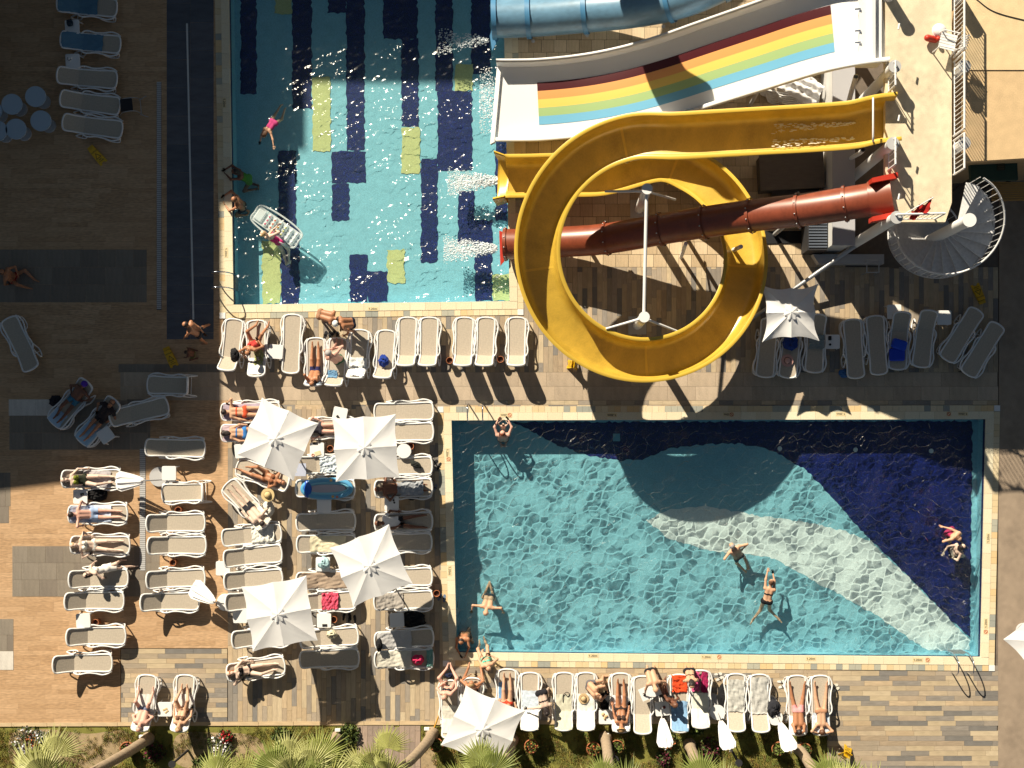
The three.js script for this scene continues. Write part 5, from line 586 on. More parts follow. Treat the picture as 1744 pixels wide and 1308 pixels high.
lie('woman in a green and black swimsuit resting on her side', 'w1', { f: true, skin: 'fair', uneven: 0.08, z: -0.03, hands: [[1.25, 0.02, 0.2], [1.1, 0.34, 0.1]], wear: [['swimsuit', 'suit', C(44, 48, 30)], ['bikini_top', 'top', C(120, 126, 30), 0.013]], long: true });
lie('prone woman in pale denim shorts with an arm raised', 'w2', { f: true, prone: true, skin: 'tan', hands: [[1.5, -0.38, 0.1], [1.35, 0.32, 0.05]], wear: [['denim_shorts', 'trunks', C(168, 186, 206)]] });
lie('woman in a white bikini lying on the wooden deck lounger', 'w3', { f: true, skin: 'fair', spread: 0.06, hands: [[1.35, -0.3, 0.2], [1.3, 0.3, 0.1]], wear: bk(246, 238, 214), hair: M.hairBlond });
person('woman in a white patterned dress sitting sideways and leaning forward', { f: true, group: sb, skin: 'fair', hd: [149, 978, 0.92], hp: [180, 968, 0.5], ft: [[228, 964, 0.05], [206, 954, 0.05]], hn: [[178, 984, 0.55], [160, 958, 0.6]], fr: [0.4, -0.3, -0.5], kn: [[0.4, 1, 0]], toe: [1, -0.2, 0], wear: [['dress', 'dress', C(240, 230, 208), 0.02]], long: true });
lie('tanned sunbather in a tan bikini lying slantwise below a parasol', 'd3', { f: true, skin: 'bronze', x: 1.0, uneven: 0.3, hands: [[1.2, 0.1, 0.2], [1.3, -0.3, 0.1]], wear: bk(140, 84, 50), hair: M.hairDark });
lie('prone man in black trunks on the slanting lounger', 'd4', { prone: true, skin: 'fair', hands: [[1.0, 0.24, 0.2], [1.5, -0.34, 0.05]], wear: tr(34, 34, 38) });
lie('bare chested dark skinned man under a grey towel', 'f4', { skin: 'brown', hands: [[1.3, 0.3, 0.08], [1.2, -0.2, 0.14]], wear: tr(150, 150, 146) });
lie('man in a white shirt and black shorts reading on a lounger', 'f5', { skin: 'brown', spread: 0.1, hands: [[1.0, -0.08, 0.28], [1.1, 0.36, 0.1]], wear: [['shorts', 'trunks', C(30, 30, 34), 0.014], ['shirt', 'shirt', C(240, 234, 220), 0.018]] });
lie('man in striped trunks reclining by the garden', 'sw1', { skin: 'tan', spread: 0.14, reach: 0.62, hands: [[1.2, 0.1, 0.2], [1.2, -0.1, 0.2]], wear: tr(110, 116, 132), hair: M.hairGrey }); lie('blond woman in a dark bikini reclining by the garden', 'sw2', { f: true, skin: 'tan', reach: 0.7, hands: [[1.0, 0.28, 0.1], [1.05, -0.3, 0.1]], wear: bk(120, 84, 60), hair: M.hairBlond });
lie('woman in a black bikini lying below the big tilted parasol', 'd10', { f: true, skin: 'fair', uneven: 0.1, hands: [[1.1, 0.28, 0.08], [1.5, -0.3, 0.1]], wear: bk(28, 24, 26), hair: mat([176, 104, 56]), long: true });
person('white haired woman sitting with knees drawn up beside the garden parasol', { f: true, group: sb, skin: 'tan', hd: [758, 1184, 1.0], hp: [764, 1172, 0.47], ft: [[761, 1138, 0.42], [769, 1138, 0.42]], hn: [[776, 1160, 0.62], [754, 1164, 0.6]], fr: [0, 0.4, -1], wear: bk(40, 38, 44), hair: M.hairBlond });
person('blond woman in a black bikini sitting with legs over the lounger side', { f: true, group: sb, skin: 'bronze', hd: [803, 1164, 1.05], hp: [804, 1175, 0.47], ft: [[798, 1137, 0.3], [819, 1137, 0.1]], hn: [[796, 1152, 0.6], [814, 1152, 0.6]], fr: [0, 0.2, -1], wear: bk(34, 28, 30), hair: M.hairBlond });
lie('woman in a red bikini lying with her head under the parasol', 'c3', { f: true, skin: 'tan', x: 1.06, hands: sides, wear: bk(236, 70, 40) });
person('tanned man sitting hunched over a phone beside a straw hat', { group: sb, skin: 'tan', hd: [1020, 1186, 0.98], hp: [1003, 1167, 0.48], ft: [[1027, 1152, 0.05], [1030, 1162, 0.05]], hn: [[1033, 1184, 0.6], [1034, 1176, 0.6]], fr: [0.7, -0.3, 0], kn: [[0.6, 0.8, 0]], toe: [1, -0.2, 0], wear: tr(110, 104, 100), hair: M.hairBrown });
lie('woman in a brown bikini and straw hat lying in the garden row', 'c7', { f: true, skin: 'bronze', hands: [[0.95, 0.3, 0.1], [1.0, -0.28, 0.08]], wear: bk(60, 42, 34), hair: M.hairBrown, hat: [mat([206, 160, 104]), 0.16] });
person('brown haired woman in black sitting by the low table', { f: true, group: sb, skin: 'brown', hd: [1148, 1198, 0.98], hp: [1130, 1182, 0.5], ft: [[1122, 1160, 0.05], [1132, 1158, 0.05]], hn: [[1132, 1168, 0.75], [1150, 1180, 0.6]], fr: [-0.1, -0.4, -0.7], kn: [[-0.2, 0.8, -0.8]], wear: st(30, 28, 30), hair: M.hairBrown, long: true });
lie('prone man in pink shorts with head on folded arms', 'c13', { prone: true, skin: 'bronze', spread: 0.14, hands: fold, el: [[0, 0, 0]], wear: tr(244, 160, 150) }); lie('prone woman with bare back and head on folded arms', 'c14', { f: true, prone: true, skin: 'tan', spread: 0.1, hands: fold, wear: [['bikini_bottom', 'brief', C(196, 140, 100)]], hair: M.hairBrown });
lie('person in a purple cap and teal trunks reclining in shade', 's5', { skin: 'brown', uneven: 0.05, hands: [[1.3, 0.26, 0.1], [1.25, -0.2, 0.15]], wear: tr(60, 120, 140), hat: [cloth(90, 50, 170), 0] }); lie('person in dark clothes reclining above the pale blue towel', 's6', { skin: 'bronze', wear: [['shirt', 'shirt', C(50, 40, 40), 0.014], ['shorts', 'trunks', C(40, 34, 36), 0.012]] });
person('person in red shorts sitting on the dark slab panel', { group: sb, skin: 'bronze', hd: [6, 464, 0.72], hp: [22, 474, 0.12], ft: [[58, 476, 0.06], [46, 490, 0.06]], hn: [[14, 484, 0.1], [30, 466, 0.3]], fr: [0.7, 0.6, 0], wear: tr(170, 40, 30) });

// ---------------------------------------------------------------- belongings
{
  const air = thing('air_mattress', 'clear inflatable mattress with coloured beads floating in the striped pool', 'air mattress', null, at(471, 386, -0.02), -0.6); air.position.y = -0.04;
  const clearM = new THREE.MeshPhysicalMaterial({ color: new THREE.Color().setRGB(0.9, 0.96, 0.97), transmission: 0.55, roughness: 0.2, thickness: 0, side: THREE.DoubleSide }); part(air, 'rim', tube([V(-0.86, 0, -0.27), V(0.86, 0, -0.27), V(0.88, 0, 0), V(0.86, 0, 0.27), V(-0.86, 0, 0.27), V(-0.88, 0, 0)], 0.032, 60, true, 8), clearM); part(air, 'sheet', plate(1.7, 0.54, 0.05, 0.02).translate(0, -0.02, 0), clearM);
  for (let i = 0; i < 6; i++) { const x = -0.36 + i * 0.215; part(air, 'tube_cell', new THREE.CapsuleGeometry(0.06, 0.36, 4, 10).rotateX(PI / 2).translate(x, 0.01, 0), clearM); for (let k = -1; k <= 1; k++) part(air, 'bead', ball(0.035, x, 0.075, k * 0.14, 1, 0.5, 1, 8), mat([[236, 110, 130], [240, 120, 80], [236, 180, 80], [214, 214, 120], [236, 240, 230], [240, 240, 236]][i], { roughness: 0.3 })); } part(air, 'pillow', rbox(0.3, 0.1, 0.4, 0.045, -0.66, 0.02, 0), clearM);
  const boat = thing('inflatable_boat', 'blue and turquoise inflatable boat lying on a lounger', 'inflatable', null, at(557, 832, 0.45).setY(0.46), 0.02), oval = r => { const a = []; for (let i = 0; i < 20; i++) { const t = i / 20 * 2 * PI; a.push(V(0.62 * Math.sign(cos(t)) * Math.pow(abs(cos(t)), 0.7) + 0.24 * r * cos(t), 0, (0.24 * r + 0.1) * sin(t))); } return a; };
  part(boat, 'outer_tube', tube(oval(0.75), 0.085, 80, true, 10), mat([96, 170, 200], { roughness: 0.35 })); part(boat, 'inner_tube', tube(oval(0.35), 0.055, 80, true, 10), mat([130, 196, 206], { roughness: 0.35 })); part(boat, 'floor', plate(1.2, 0.34, 0.16, 0.01), mat([186, 180, 180])); part(boat, 'bow_cover', ball(0.2, -0.64, 0.02, 0, 0.7, 0.5, 1.5, 14), mat([36, 96, 190], { roughness: 0.35 })); for (const [x, z, c] of [[0.2, 0.27, [226, 180, 90]], [0.34, 0.28, [196, 120, 100]], [0.15, -0.27, [220, 180, 110]]]) part(boat, 'printed_patch', ball(0.06, x, 0.07, z, 1, 0.35, 0.8, 8), mat(c));
}
function bag(px, py, h, r, c, label, sx = 1, sz = 1, category = 'bag', turn = 0) { const g = thing('bag', label, category, null, at(px, py, h), turn); g.position.y = h; const b = new THREE.SphereGeometry(r, 18, 12), p = b.attributes.position; for (let i = 0; i < p.count; i++) { const k = 1 + 0.22 * n2(p.getX(i) * 9 + px, p.getZ(i) * 9 + p.getY(i) * 7); p.setXYZ(i, p.getX(i) * k * sx, (p.getY(i) + r * 0.8) * 0.7 * k, p.getZ(i) * k * sz); } b.computeVertexNormals(); part(g, 'body', b, Array.isArray(c) ? cloth(...c) : c); for (const s of [-1, 1]) part(g, 'handle', tube([V(-r * 0.4, r * 0.9, s * r * 0.25), V(0, r * 1.3, s * r * 0.4), V(r * 0.4, r * 0.9, s * r * 0.25)], 0.012, 12), M.dark); return g; }
bag(401, 605, 0.4, 0.19, [28, 26, 28], 'black beach bag at the first striped pool lounger', 0.8, 1.2); bag(654, 615, 0.36, 0.17, [30, 60, 140], 'round blue beach bag on a lounger', 1, 1.15); bag(1345, 584, 0.36, 0.24, [30, 60, 130], 'dark blue bag half under the star parasol', 1, 1.1); bag(712, 1123, 0.37, 0.19, [216, 50, 92], 'pink beach bag on the last mosaic pool lounger', 1.1, 0.9); bag(708, 791, 0.37, 0.13, [38, 40, 32], 'small black pouch on a mosaic pool lounger', 1.5, 0.8, 'pouch', -0.5); bag(1231, 1185, 0.0, 0.26, [20, 20, 22], 'tall black bag beside a wrinkled grey towel', 0.75, 1.6); bag(1317, 1205, 0.36, 0.22, [40, 40, 44], 'dark clothes bundle on a small round table', 1, 1.3, 'clothes'); bag(765, 1150, 0.0, 0.0001 + 0.13, [20, 30, 60], 'navy flat bag on the deck by the seated woman', 1, 0.7);
bag(98, 684, 0.0, 0.2, [40, 40, 44], 'black bag beside the purple cap lounger', 1.2, 1); bag(702, 838, 0, 0.26, [26, 26, 28], 'black backpack beside the sunglasses table', 1.1, 1); bag(705, 1053, 0, 0.3, [22, 24, 24], 'black bag with a green print below the hair band table', 1.3, 1); bag(120, 40, 0.44, 0.12, [40, 60, 70], 'dark bag on a table in the dark column', 1, 1); bag(646, 1098, 0.6, 0.14, [24, 24, 26], 'black bag hanging at a lounger head by the pale grey towel', 0.8, 1.5); bag(566, 1080, 0.4, 0.16, [226, 212, 170], 'straw coloured crocheted bag on a lounger', 1.1, 0.9); bag(458, 866, 0.1, 0.2, [236, 226, 200], 'cream canvas bag by the prone man in black trunks', 1, 1.4); bag(1035, 1193, 0, 0.26, [24, 24, 26], 'black rucksack between the hunched man and the brown bikini', 1, 1.4); bag(552, 958, 0.44, 0.2, [190, 222, 214], 'teal and white beach bag by the turned parasol', 1, 1); bag(168, 842, 0, 0.3, [22, 20, 22], 'black bag in lounger shadow beside the outer deck table', 1.2, 0.8); bag(590, 786, 0.5, 0.16, [40, 40, 44], 'black clothes on the towel heaped lounger', 1, 0.8, 'clothes');
bag(1437, 636, 0, 0.16, [60, 110, 160], 'blue printed pouch on the deck below the sunlit lounger', 1.2, 0.9, 'pouch');
{ const g = thing('cushion', 'crumpled bright blue cushion on a shaded lounger', 'cushion', null, at(1527, 597, 0.4)); g.position.y = 0.37; part(g, 'lower_fold', rbox(0.52, 0.16, 0.42, 0.075, 0, 0.08, 0.14, 4), cloth(36, 70, 190)); part(g, 'upper_fold', rbox(0.5, 0.2, 0.34, 0.09, 0, 0.13, -0.2, 4).rotateY(-0.3), cloth(40, 84, 200)); }
function hat(px, py, h, r, c, label) { const g = thing('sun_hat', label, 'hat', null, at(px, py, h)); part(g, 'brim', new THREE.CylinderGeometry(r, r * 1.02, 0.015, 28), c); part(g, 'crown', ball(r * 0.52, 0, 0.02, 0, 1, 0.85, 1, 16), c); part(g, 'band', new THREE.TorusGeometry(r * 0.52, 0.012, 6, 24).rotateX(PI / 2).translate(0, 0.02, 0), M.terraDark); }
hat(1341, 614, 0.4, 0.2, mat([226, 172, 150]), 'round pink straw hat on a shaded lounger'); hat(456, 843, 0.5, 0.22, mat([226, 196, 132]), 'yellow straw hat beside the prone man in black trunks'); hat(994, 1190, 0.42, 0.17, mat([214, 180, 126]), 'straw hat on the hunched man lounger'); hat(118, 100, 0.46, 0.1, M.whiteMatt, 'small white cap on a dark column table');
const soleG = (() => { const s = new THREE.Shape(); s.moveTo(-0.13, 0); s.bezierCurveTo(-0.14, 0.05, -0.05, 0.035, 0, 0.04); s.bezierCurveTo(0.08, 0.055, 0.14, 0.05, 0.14, 0); s.bezierCurveTo(0.14, -0.05, 0.06, -0.045, 0, -0.035); s.bezierCurveTo(-0.05, -0.03, -0.13, -0.045, -0.13, 0); return new THREE.ExtrudeGeometry(s, { depth: 0.022, bevelEnabled: false }).rotateX(-PI / 2); })(), strapG = tube([V(-0.01, 0.02, -0.045), V(0.02, 0.06, 0), V(-0.01, 0.02, 0.045)], 0.012, 10);
function sandals(px, py, turn, c, label, gap = 0.13) { for (const k of [-1, 1]) { const p = at(px, py), g = thing('sandal', label, 'sandal', label.split(' ')[0] + ' sandal pair', p.add(V(sin(turn) * gap / 2 * k, 0.002, cos(turn) * gap / 2 * k)), turn + k * 0.2); part(g, 'sole', soleG, c); part(g, 'strap', strapG, M.rubber); } }
sandals(558, 571, 1.4, M.rubber, 'black rubber sandal lying by the stooping man', 0.16); sandals(571, 570, 1.2, M.dark, 'dark strapped sandal near the grey cap lounger', 0.16); sandals(744, 791, 0.9, M.rubber, 'black sandal at the mosaic pool lounger foot', 0.2); sandals(738, 829, 1.0, mat([150, 150, 150]), 'grey sandal beside the towel wrapped man', 0.16); sandals(591, 1050, 1.6, M.rubber, 'black slide sandal by the phone table', 0.2); sandals(600, 1054, 1.5, M.dark, 'charcoal slide sandal near the coral towel', 0.18); sandals(753, 1018, 1.3, mat([110, 130, 150]), 'bluish sandal by the mosaic pool pot', 0.16); sandals(1362, 631 - 10, 0.3, mat([150, 130, 140]), 'mauve sandal below the shaded side table', 0.14); sandals(1224, 1152, 0.3, mat([236, 228, 206]), 'pale sandal beside the pink towel lounger', 0.16); sandals(1331, 1165, 0.2, mat([240, 234, 214]), 'white sandal beside the man in pink shorts', 0.16); sandals(1422, 1171, 0.4, mat([236, 226, 196]), 'cream sandal beside the last garden row lounger', 0.15);
// table-top oddments
const smalls = [['phone', 'black phone on the table between parasol corners', box(0.08, 0.012, 0.16), M.black, 576, 711, 0.45, 0.6], ['phone', 'black phone on the crowded table', box(0.16, 0.012, 0.08), M.black, 537, 755, 0.45, 0], ['phone', 'black phone on the sandal side table', box(0.16, 0.012, 0.08), M.black, 553, 1065, 0.45, 0], ['sunglasses', 'black sunglasses on the table by the man in a towel', merge([ball(0.035, 0, 0.01, -0.04, 1, 0.3, 1, 8), ball(0.035, 0, 0.01, 0.04, 1, 0.3, 1, 8), rod(V(0, 0.012, -0.04), V(0, 0.012, 0.04), 0.006, 0.006, 5)]), M.black, 671, 854, 0.45, 0.3], ['case', 'black case on the shaded side table', rbox(0.1, 0.08, 0.14, 0.02, 0, 0.04, 0), M.black, 1413, 576, 0.44, 0], ['cup', 'dark cup on the shaded side table', cyl(0.04, 0.03, 0.09), M.dark, 1413, 587, 0.44, 0], ['cup', 'white cup on the dark column table', cyl(0.06, 0.045, 0.1), M.white, 121, 98, 0.44, 0], ['berry_cup', 'red berry cup by the brown haired woman', cyl(0.05, 0.04, 0.07), M.redDark, 1131, 1204, 0.44, 0], ['snack', 'orange and cream snack heap on the garden row table', merge([ball(0.06, 0, 0.03, 0, 1, 0.6, 1, 8), ball(0.05, 0.1, 0.03, 0.06, 1.3, 0.6, 1, 8), ball(0.04, 0.05, 0.03, 0.13, 1, 0.7, 1.5, 8)]), mat([238, 196, 140]), 1027, 1216, 0.44, 0], ['magazine', 'open white newspaper held by the bent bald man', merge([box(0.34, 0.008, 0.42, -0.17, 0, 0), box(0.34, 0.008, 0.42, 0.17, 0.02, 0).rotateZ(0.12)]), M.whiteMatt, 1107, 1178, 0.74, 0.4], ['magazine', 'folded cream magazine on the crowded table', box(0.2, 0.02, 0.14), mat([236, 214, 160]), 541, 772, 0.45, 0.3], ['keys', 'orange keyring on the crowded table', new THREE.TorusGeometry(0.04, 0.012, 6, 14).rotateX(PI / 2), mat([226, 130, 60]), 533, 775, 0.45, 0], ['napkin', 'crumpled napkins on the garden table between two sunbathers', merge([box(0.16, 0.012, 0.05), box(0.14, 0.012, 0.04, 0.02, 0.004, 0.09, 0.3)]), mat([230, 196, 130]), 281, 1208, 0.45, 0.4], ['book', 'small dark book on the outer wooden deck table', rbox(0.12, 0.025, 0.08, 0.006, 0, 0.013, 0), M.dark, 140, 842, 0.44, 0.2], ['looped_cord', 'dark looped cord on a pale khaki towel', tube([V(-0.1, 0, 0.25), V(-0.09, 0.01, 0.02), V(0.02, 0.02, -0.08), V(0.12, 0.01, -0.02), V(0.06, 0.01, 0.06), V(-0.02, 0.01, -0.02)], 0.012, 40), M.dark, 964, 1183, 0.4, 0], ['yellow_stick', 'yellow painted stick leaning beside the first garden row lounger', rod(V(-0.18, 0.02, 0.3), V(0.2, 0.35, -0.3), 0.025), mat([240, 176, 60]), 745, 1224, 0, 0.2], ['folded_board', 'pale blue grey folded board on the towel heaped lounger', box(0.36, 0.02, 0.42), mat([196, 198, 204]), 512, 800, 0.62, 0]];
smalls.forEach(([n, l, g, m, x, y, h, r]) => solo(n, l, n.replace('_', ' '), null, g, m, at(x, y, h), r));
// folding metal chair frame in the dark corner, small stand under the stair
{ const g = thing('metal_chair', 'thin steel chair frame in the dark deck corner', 'chair', null, at(228, 184), 0.1); for (const z of [-0.22, 0.22]) { part(g, 'side_frame', tube([V(-0.5, 0.02, z), V(-0.2, 0.45, z), V(0.15, 0.46, z), V(0.3, 0.02, z * 1.2)], 0.014, 24), M.steel); part(g, 'foot_bar', rod(V(0.2, 0.02, z * 1.1), V(0.46, 0.03, z * 1.6), 0.012), M.steel); } part(g, 'seat', plate(0.4, 0.42, 0.04, 0.012).translate(-0.1, 0.46, 0), M.dark); part(g, 'cross_bar', rod(V(0.26, 0.1, -0.25), V(0.26, 0.1, 0.25), 0.012), M.steel);
  const s = thing('metal_stand', 'small square steel frame stand beside the spiral stair', 'stand', null, at(1478, 458)); for (const [x, z] of [[-1, -1], [1, -1], [1, 1], [-1, 1]]) part(s, 'leg', rod(V(x * 0.2, 0, z * 0.2), V(x * 0.2, 0.7, z * 0.2), 0.016), M.steel); for (const [a, b] of [[[-1, -1], [1, -1]], [[1, -1], [1, 1]], [[1, 1], [-1, 1]], [[-1, 1], [-1, -1]]]) part(s, 'top_rail', rod(V(a[0] * 0.2, 0.7, a[1] * 0.2), V(b[0] * 0.2, 0.7, b[1] * 0.2), 0.018), M.steel); }
// yellow wet floor signs
const wetTex = print(128, 256, (x, w, h) => { x.fillStyle = '#e2b41c'; x.fillRect(0, 0, w, h); x.fillStyle = '#22201a'; x.font = 'bold 26px sans-serif'; x.textAlign = 'center'; x.fillText('CAUTION', w / 2, 60); x.beginPath(); x.moveTo(64, 84); x.lineTo(104, 152); x.lineTo(24, 152); x.closePath(); x.lineWidth = 8; x.strokeStyle = '#22201a'; x.stroke(); x.font = 'bold 24px sans-serif'; x.fillText('WET', w / 2, 186); x.fillText('FLOOR', w / 2, 212); });
const wetM = mat(new THREE.Color(0.85, 0.85, 0.85), { map: wetTex, roughness: 0.45 }), signG = (() => { const s = new THREE.Shape(); s.moveTo(-0.11, 0.3); s.lineTo(0.11, 0.3); s.lineTo(0.15, -0.3); s.lineTo(0.07, -0.3); s.lineTo(0.05, -0.24); s.lineTo(-0.05, -0.24); s.lineTo(-0.07, -0.3); s.lineTo(-0.15, -0.3); const g = new THREE.ExtrudeGeometry(s, { depth: 0.02, bevelEnabled: false }), p = g.attributes.position, uv = g.attributes.uv; for (let i = 0; i < p.count; i++) uv.setXY(i, p.getX(i) / 0.3 + 0.5, p.getY(i) / 0.6 + 0.5); return g; })();
function wetSign(px, py, turn, label, lean = 1.25) { const g = thing('floor_sign', label, 'sign', 'yellow wet floor signs', at(px, py), turn); const a = part(g, 'front_panel', signG, wetM, V(0, lean > 1 ? 0.08 : 0.28, 0)); a.rotation.x = -lean; const b = part(g, 'rear_panel', signG, wetM, V(0, lean > 1 ? 0.04 : 0.28, -0.12)); b.rotation.x = lean > 1 ? -lean - 0.12 : lean; }
wetSign(168, 267, 0.7, 'yellow wet floor sign lying in the dark deck corner'); wetSign(292, 611, 0.4, 'yellow wet floor sign near the crouching child'); wetSign(1665, 498, 0.35 + PI, 'yellow wet floor sign on the shaded deck by the stair'); wetSign(978, 622, 1.4, 'yellow wet floor sign standing beneath the yellow loop', 0.4); wetSign(1437, 1282, -0.6, 'yellow wet floor sign standing in the garden corner', 0.5);

// ---------------------------------------------------------------- garden
const leafM = [[176, 174, 92], [158, 162, 78], [190, 186, 112], [136, 144, 66]].map(c => new THREE.MeshPhysicalMaterial({ color: alb(...c), roughness: 0.6, transmission: 0.18, thickness: 0, side: THREE.DoubleSide })), stemM = mat([150, 146, 84]);
const fanG = [0, 1, 2].map(v => { const pos = [], n = 34, spread = 3.7; for (let i = 0; i < n; i++) { const a = (i / (n - 1) - 0.5) * spread, w = spread / n * 0.5, R = (0.95 + 0.08 * rnd()) * (1 - 0.22 * Math.pow(abs(a) / 1.75, 2)), r0 = 0.56 * R, droop = 0.16 + 0.18 * rnd() + v * 0.1, P3 = (r, t, y) => [cos(a + t) * r, y - droop * Math.pow(r / R, 3) * R + 0.10 * r * cos(a), sin(a + t) * r]; const c = [0, 0, 0], m0 = P3(r0, -w, -0.012), m1 = P3(r0, 0, 0.022), m2 = P3(r0, w, -0.012), tip = P3(R * rr(0.86, 1.06), 0.14 * (rnd() - 0.5), 0); for (const t of [[c, m0, m1], [c, m1, m2], [m0, tip, m1], [m1, tip, m2]]) t.forEach(q => pos.push(...q)); } const g = new THREE.BufferGeometry(); g.setAttribute('position', new THREE.Float32BufferAttribute(pos, 3)); g.setAttribute('uv', new THREE.Float32BufferAttribute(new Float32Array(pos.length / 3 * 2), 2)); g.computeVertexNormals(); return g; });
const trunkM = mat([176, 152, 118], { roughness: 1, map: rep(blotchTex, 1, 3) });
function palm(px, py, h, lean, label, leaves, skip, size = 1) {
  const base = at(px, py), g = thing('fan_palm', label, 'palm tree', 'fan palms in the garden strip', base), top = V(lean[0], h, lean[1]);
  const rings = []; for (let i = 0; i <= 14; i++) { const t = i / 14; rings.push([lerp(0, top.x, t * t), t * h, lerp(0, top.z, t * t), 0.17 - 0.03 * t + (i % 2 ? 0.012 : 0) + (i === 0 ? 0.06 : 0)]); }
  const pos = [], uv = [], idx = []; rings.forEach(([x, y, z, r], i) => { for (let j = 0; j <= 14; j++) { const a = j / 14 * 2 * PI; pos.push(x + cos(a) * r, y, z + sin(a) * r); uv.push(j / 14, i * 0.4); } }); for (let i = 0; i < 14; i++) for (let j = 0; j < 14; j++) { const a = i * 15 + j; idx.push(a, a + 15, a + 1, a + 1, a + 15, a + 16); } const tg = new THREE.BufferGeometry(); tg.setAttribute('position', new THREE.Float32BufferAttribute(pos, 3)); tg.setAttribute('uv', new THREE.Float32BufferAttribute(uv, 2)); tg.setIndex(idx); tg.computeVertexNormals(); part(g, 'trunk', tg, trunkM);
  for (let i = 0; i < leaves; i++) { const a = i * 2.4 + rr(-0.2, 0.2), el = lerp(1.15, -0.35, i / leaves), pl = lerp(0.5, 1.0, i / leaves) * size; if (skip && skip(a)) continue; const d = V(cos(a) * cos(el), sin(el), sin(a) * cos(el)), e = top.clone().addScaledVector(d, pl); const l = part(g, 'leaf', pick(fanG), pick(leafM), e); const up = V(-cos(a) * sin(el), cos(el), -sin(a) * sin(el)); l.quaternion.setFromRotationMatrix(basis(d.clone().setY(d.y * 0.7 - 0.12).normalize(), up)); l.rotateX(rr(-0.35, 0.35)); l.scale.setScalar(rr(0.7, 1.0) * size); part(g, 'leaf_stalk', rod(top, e, 0.022, 0.012, 5), stemM); }
}
const ang = (lo, hi) => a => { const t = ((a % (2 * PI)) + 2 * PI) % (2 * PI); return t > lo && t < hi; };
palm(252, 1258, 5.2, [-1.0, 0.25], 'fan palm leaning away from the two garden sunbathers', 20, ang(5.0, 6.2), 1.1); palm(574, 1256, 5.0, [-0.3, 0.35], 'fan palm beside the boarded path, trunk by a flower pot', 20, null, 1.1); palm(736, 1249, 4.8, [-0.9, 0.3], 'fan palm at the far side of the boarded path', 18, ang(5.0, 6.2), 1.0); palm(872, 1260, 5.2, [-0.6, 0.35], 'fan palm reaching over the garden row parasol', 20, ang(5.3, 6.2), 1.05); palm(1031, 1256, 5.6, [0, 0.75], 'fan palm whose pale trunk rises between two clay pots', 18); palm(1174, 1268, 5.6, [0, 0.6], 'fan palm behind the orange towel lounger', 18); palm(1360, 1274, 5.4, [0.1, 0.6], 'fan palm beside the yellow garden sign', 16); palm(440, 1302, 4.4, [-0.1, 0.2], 'bushy fan palm between flower bed and boarded path', 20, null, 1.1); palm(62, 1322, 4.2, [-0.3, 0.2], 'bushy fan palm in the corner of the wooden deck garden', 20, null, 1.1); palm(1432, 1330, 3.0, [0, 0.3], 'low fan palm at the end of the south deck', 16);
const bigPotG = merge([new THREE.LatheGeometry([[0, 0.01], [0.15, 0.01], [0.21, 0.32], [0.235, 0.32], [0.235, 0.38], [0.2, 0.38], [0.19, 0.3], [0, 0.3]].map(p => new THREE.Vector2(...p)), 22)]);
const leafTri = (n, R, Hh, s, kind = 0) => { const pos = []; for (let i = 0; i < n; i++) { const a = rnd() * 7, r = R * sqrt(rnd()), p = V(cos(a) * r, rnd() * Hh * (1 - 0.5 * r / R), sin(a) * r), d = V(rr(-1, 1), rr(-0.2, 0.9), rr(-1, 1)).normalize(), t = V(rr(-1, 1), rr(-0.3, 0.3), rr(-1, 1)).cross(d).normalize(), l = s * rr(0.7, 1.4); const b = p.clone().addScaledVector(d, l), m = p.clone().addScaledVector(d, l * 0.5), w = kind ? 0.5 : 0.28; for (const q of [p, m.clone().addScaledVector(t, l * w), b, p, b, m.clone().addScaledVector(t, -l * w)]) pos.push(q.x, q.y, q.z); } const g = new THREE.BufferGeometry(); g.setAttribute('position', new THREE.Float32BufferAttribute(pos, 3)); g.setAttribute('uv', new THREE.Float32BufferAttribute(new Float32Array(pos.length / 3 * 2), 2)); g.computeVertexNormals(); return g; };
const petals = { white: mat([246, 238, 224]), red: mat([206, 46, 50]), wine: mat([120, 36, 60]), rust: mat([196, 110, 60]), green: mat([112, 124, 50]), dark: mat([80, 96, 44]) };
[[222, 1271, 'wine', 'beside the leaning palm trunk'], [555, 1264, 'rust', 'beside the boarded path palm'], [745, 1265, 'green', 'beside the garden parasol'], [905, 1267, 'rust', 'below the long white towel'], [1010, 1271, 'rust', 'beside the pale palm trunk, next to the hunched man'], [1050, 1268, 'green', 'beside the pale palm trunk, below the straw hat woman'], [1323, 1271, 'green', 'below the folded parasol'], [1367, 1273, 'dark', 'beside the yellow garden sign']].forEach(([x, y, c, l]) => { const g = thing('plant_pot', `terracotta pot with ${({ wine: 'dark red', rust: 'rusty orange', green: 'green', dark: 'dark green' })[c]} plant ` + l, 'plant pot', 'terracotta plant pots', at(x, y)); part(g, 'pot', bigPotG, M.terracotta); part(g, 'soil', cyl(0.19, 0.19, 0.01, 0, 0.3, 0, 18), M.terraDark); part(g, 'foliage', leafTri(120, 0.2, 0.25, 0.08).translate(0, 0.32, 0), petals.green).userData.kind = 'stuff'; part(g, 'flowers', leafTri(50, 0.19, 0.3, 0.06, 1).translate(0, 0.36, 0), petals[c]).userData.kind = 'stuff'; });
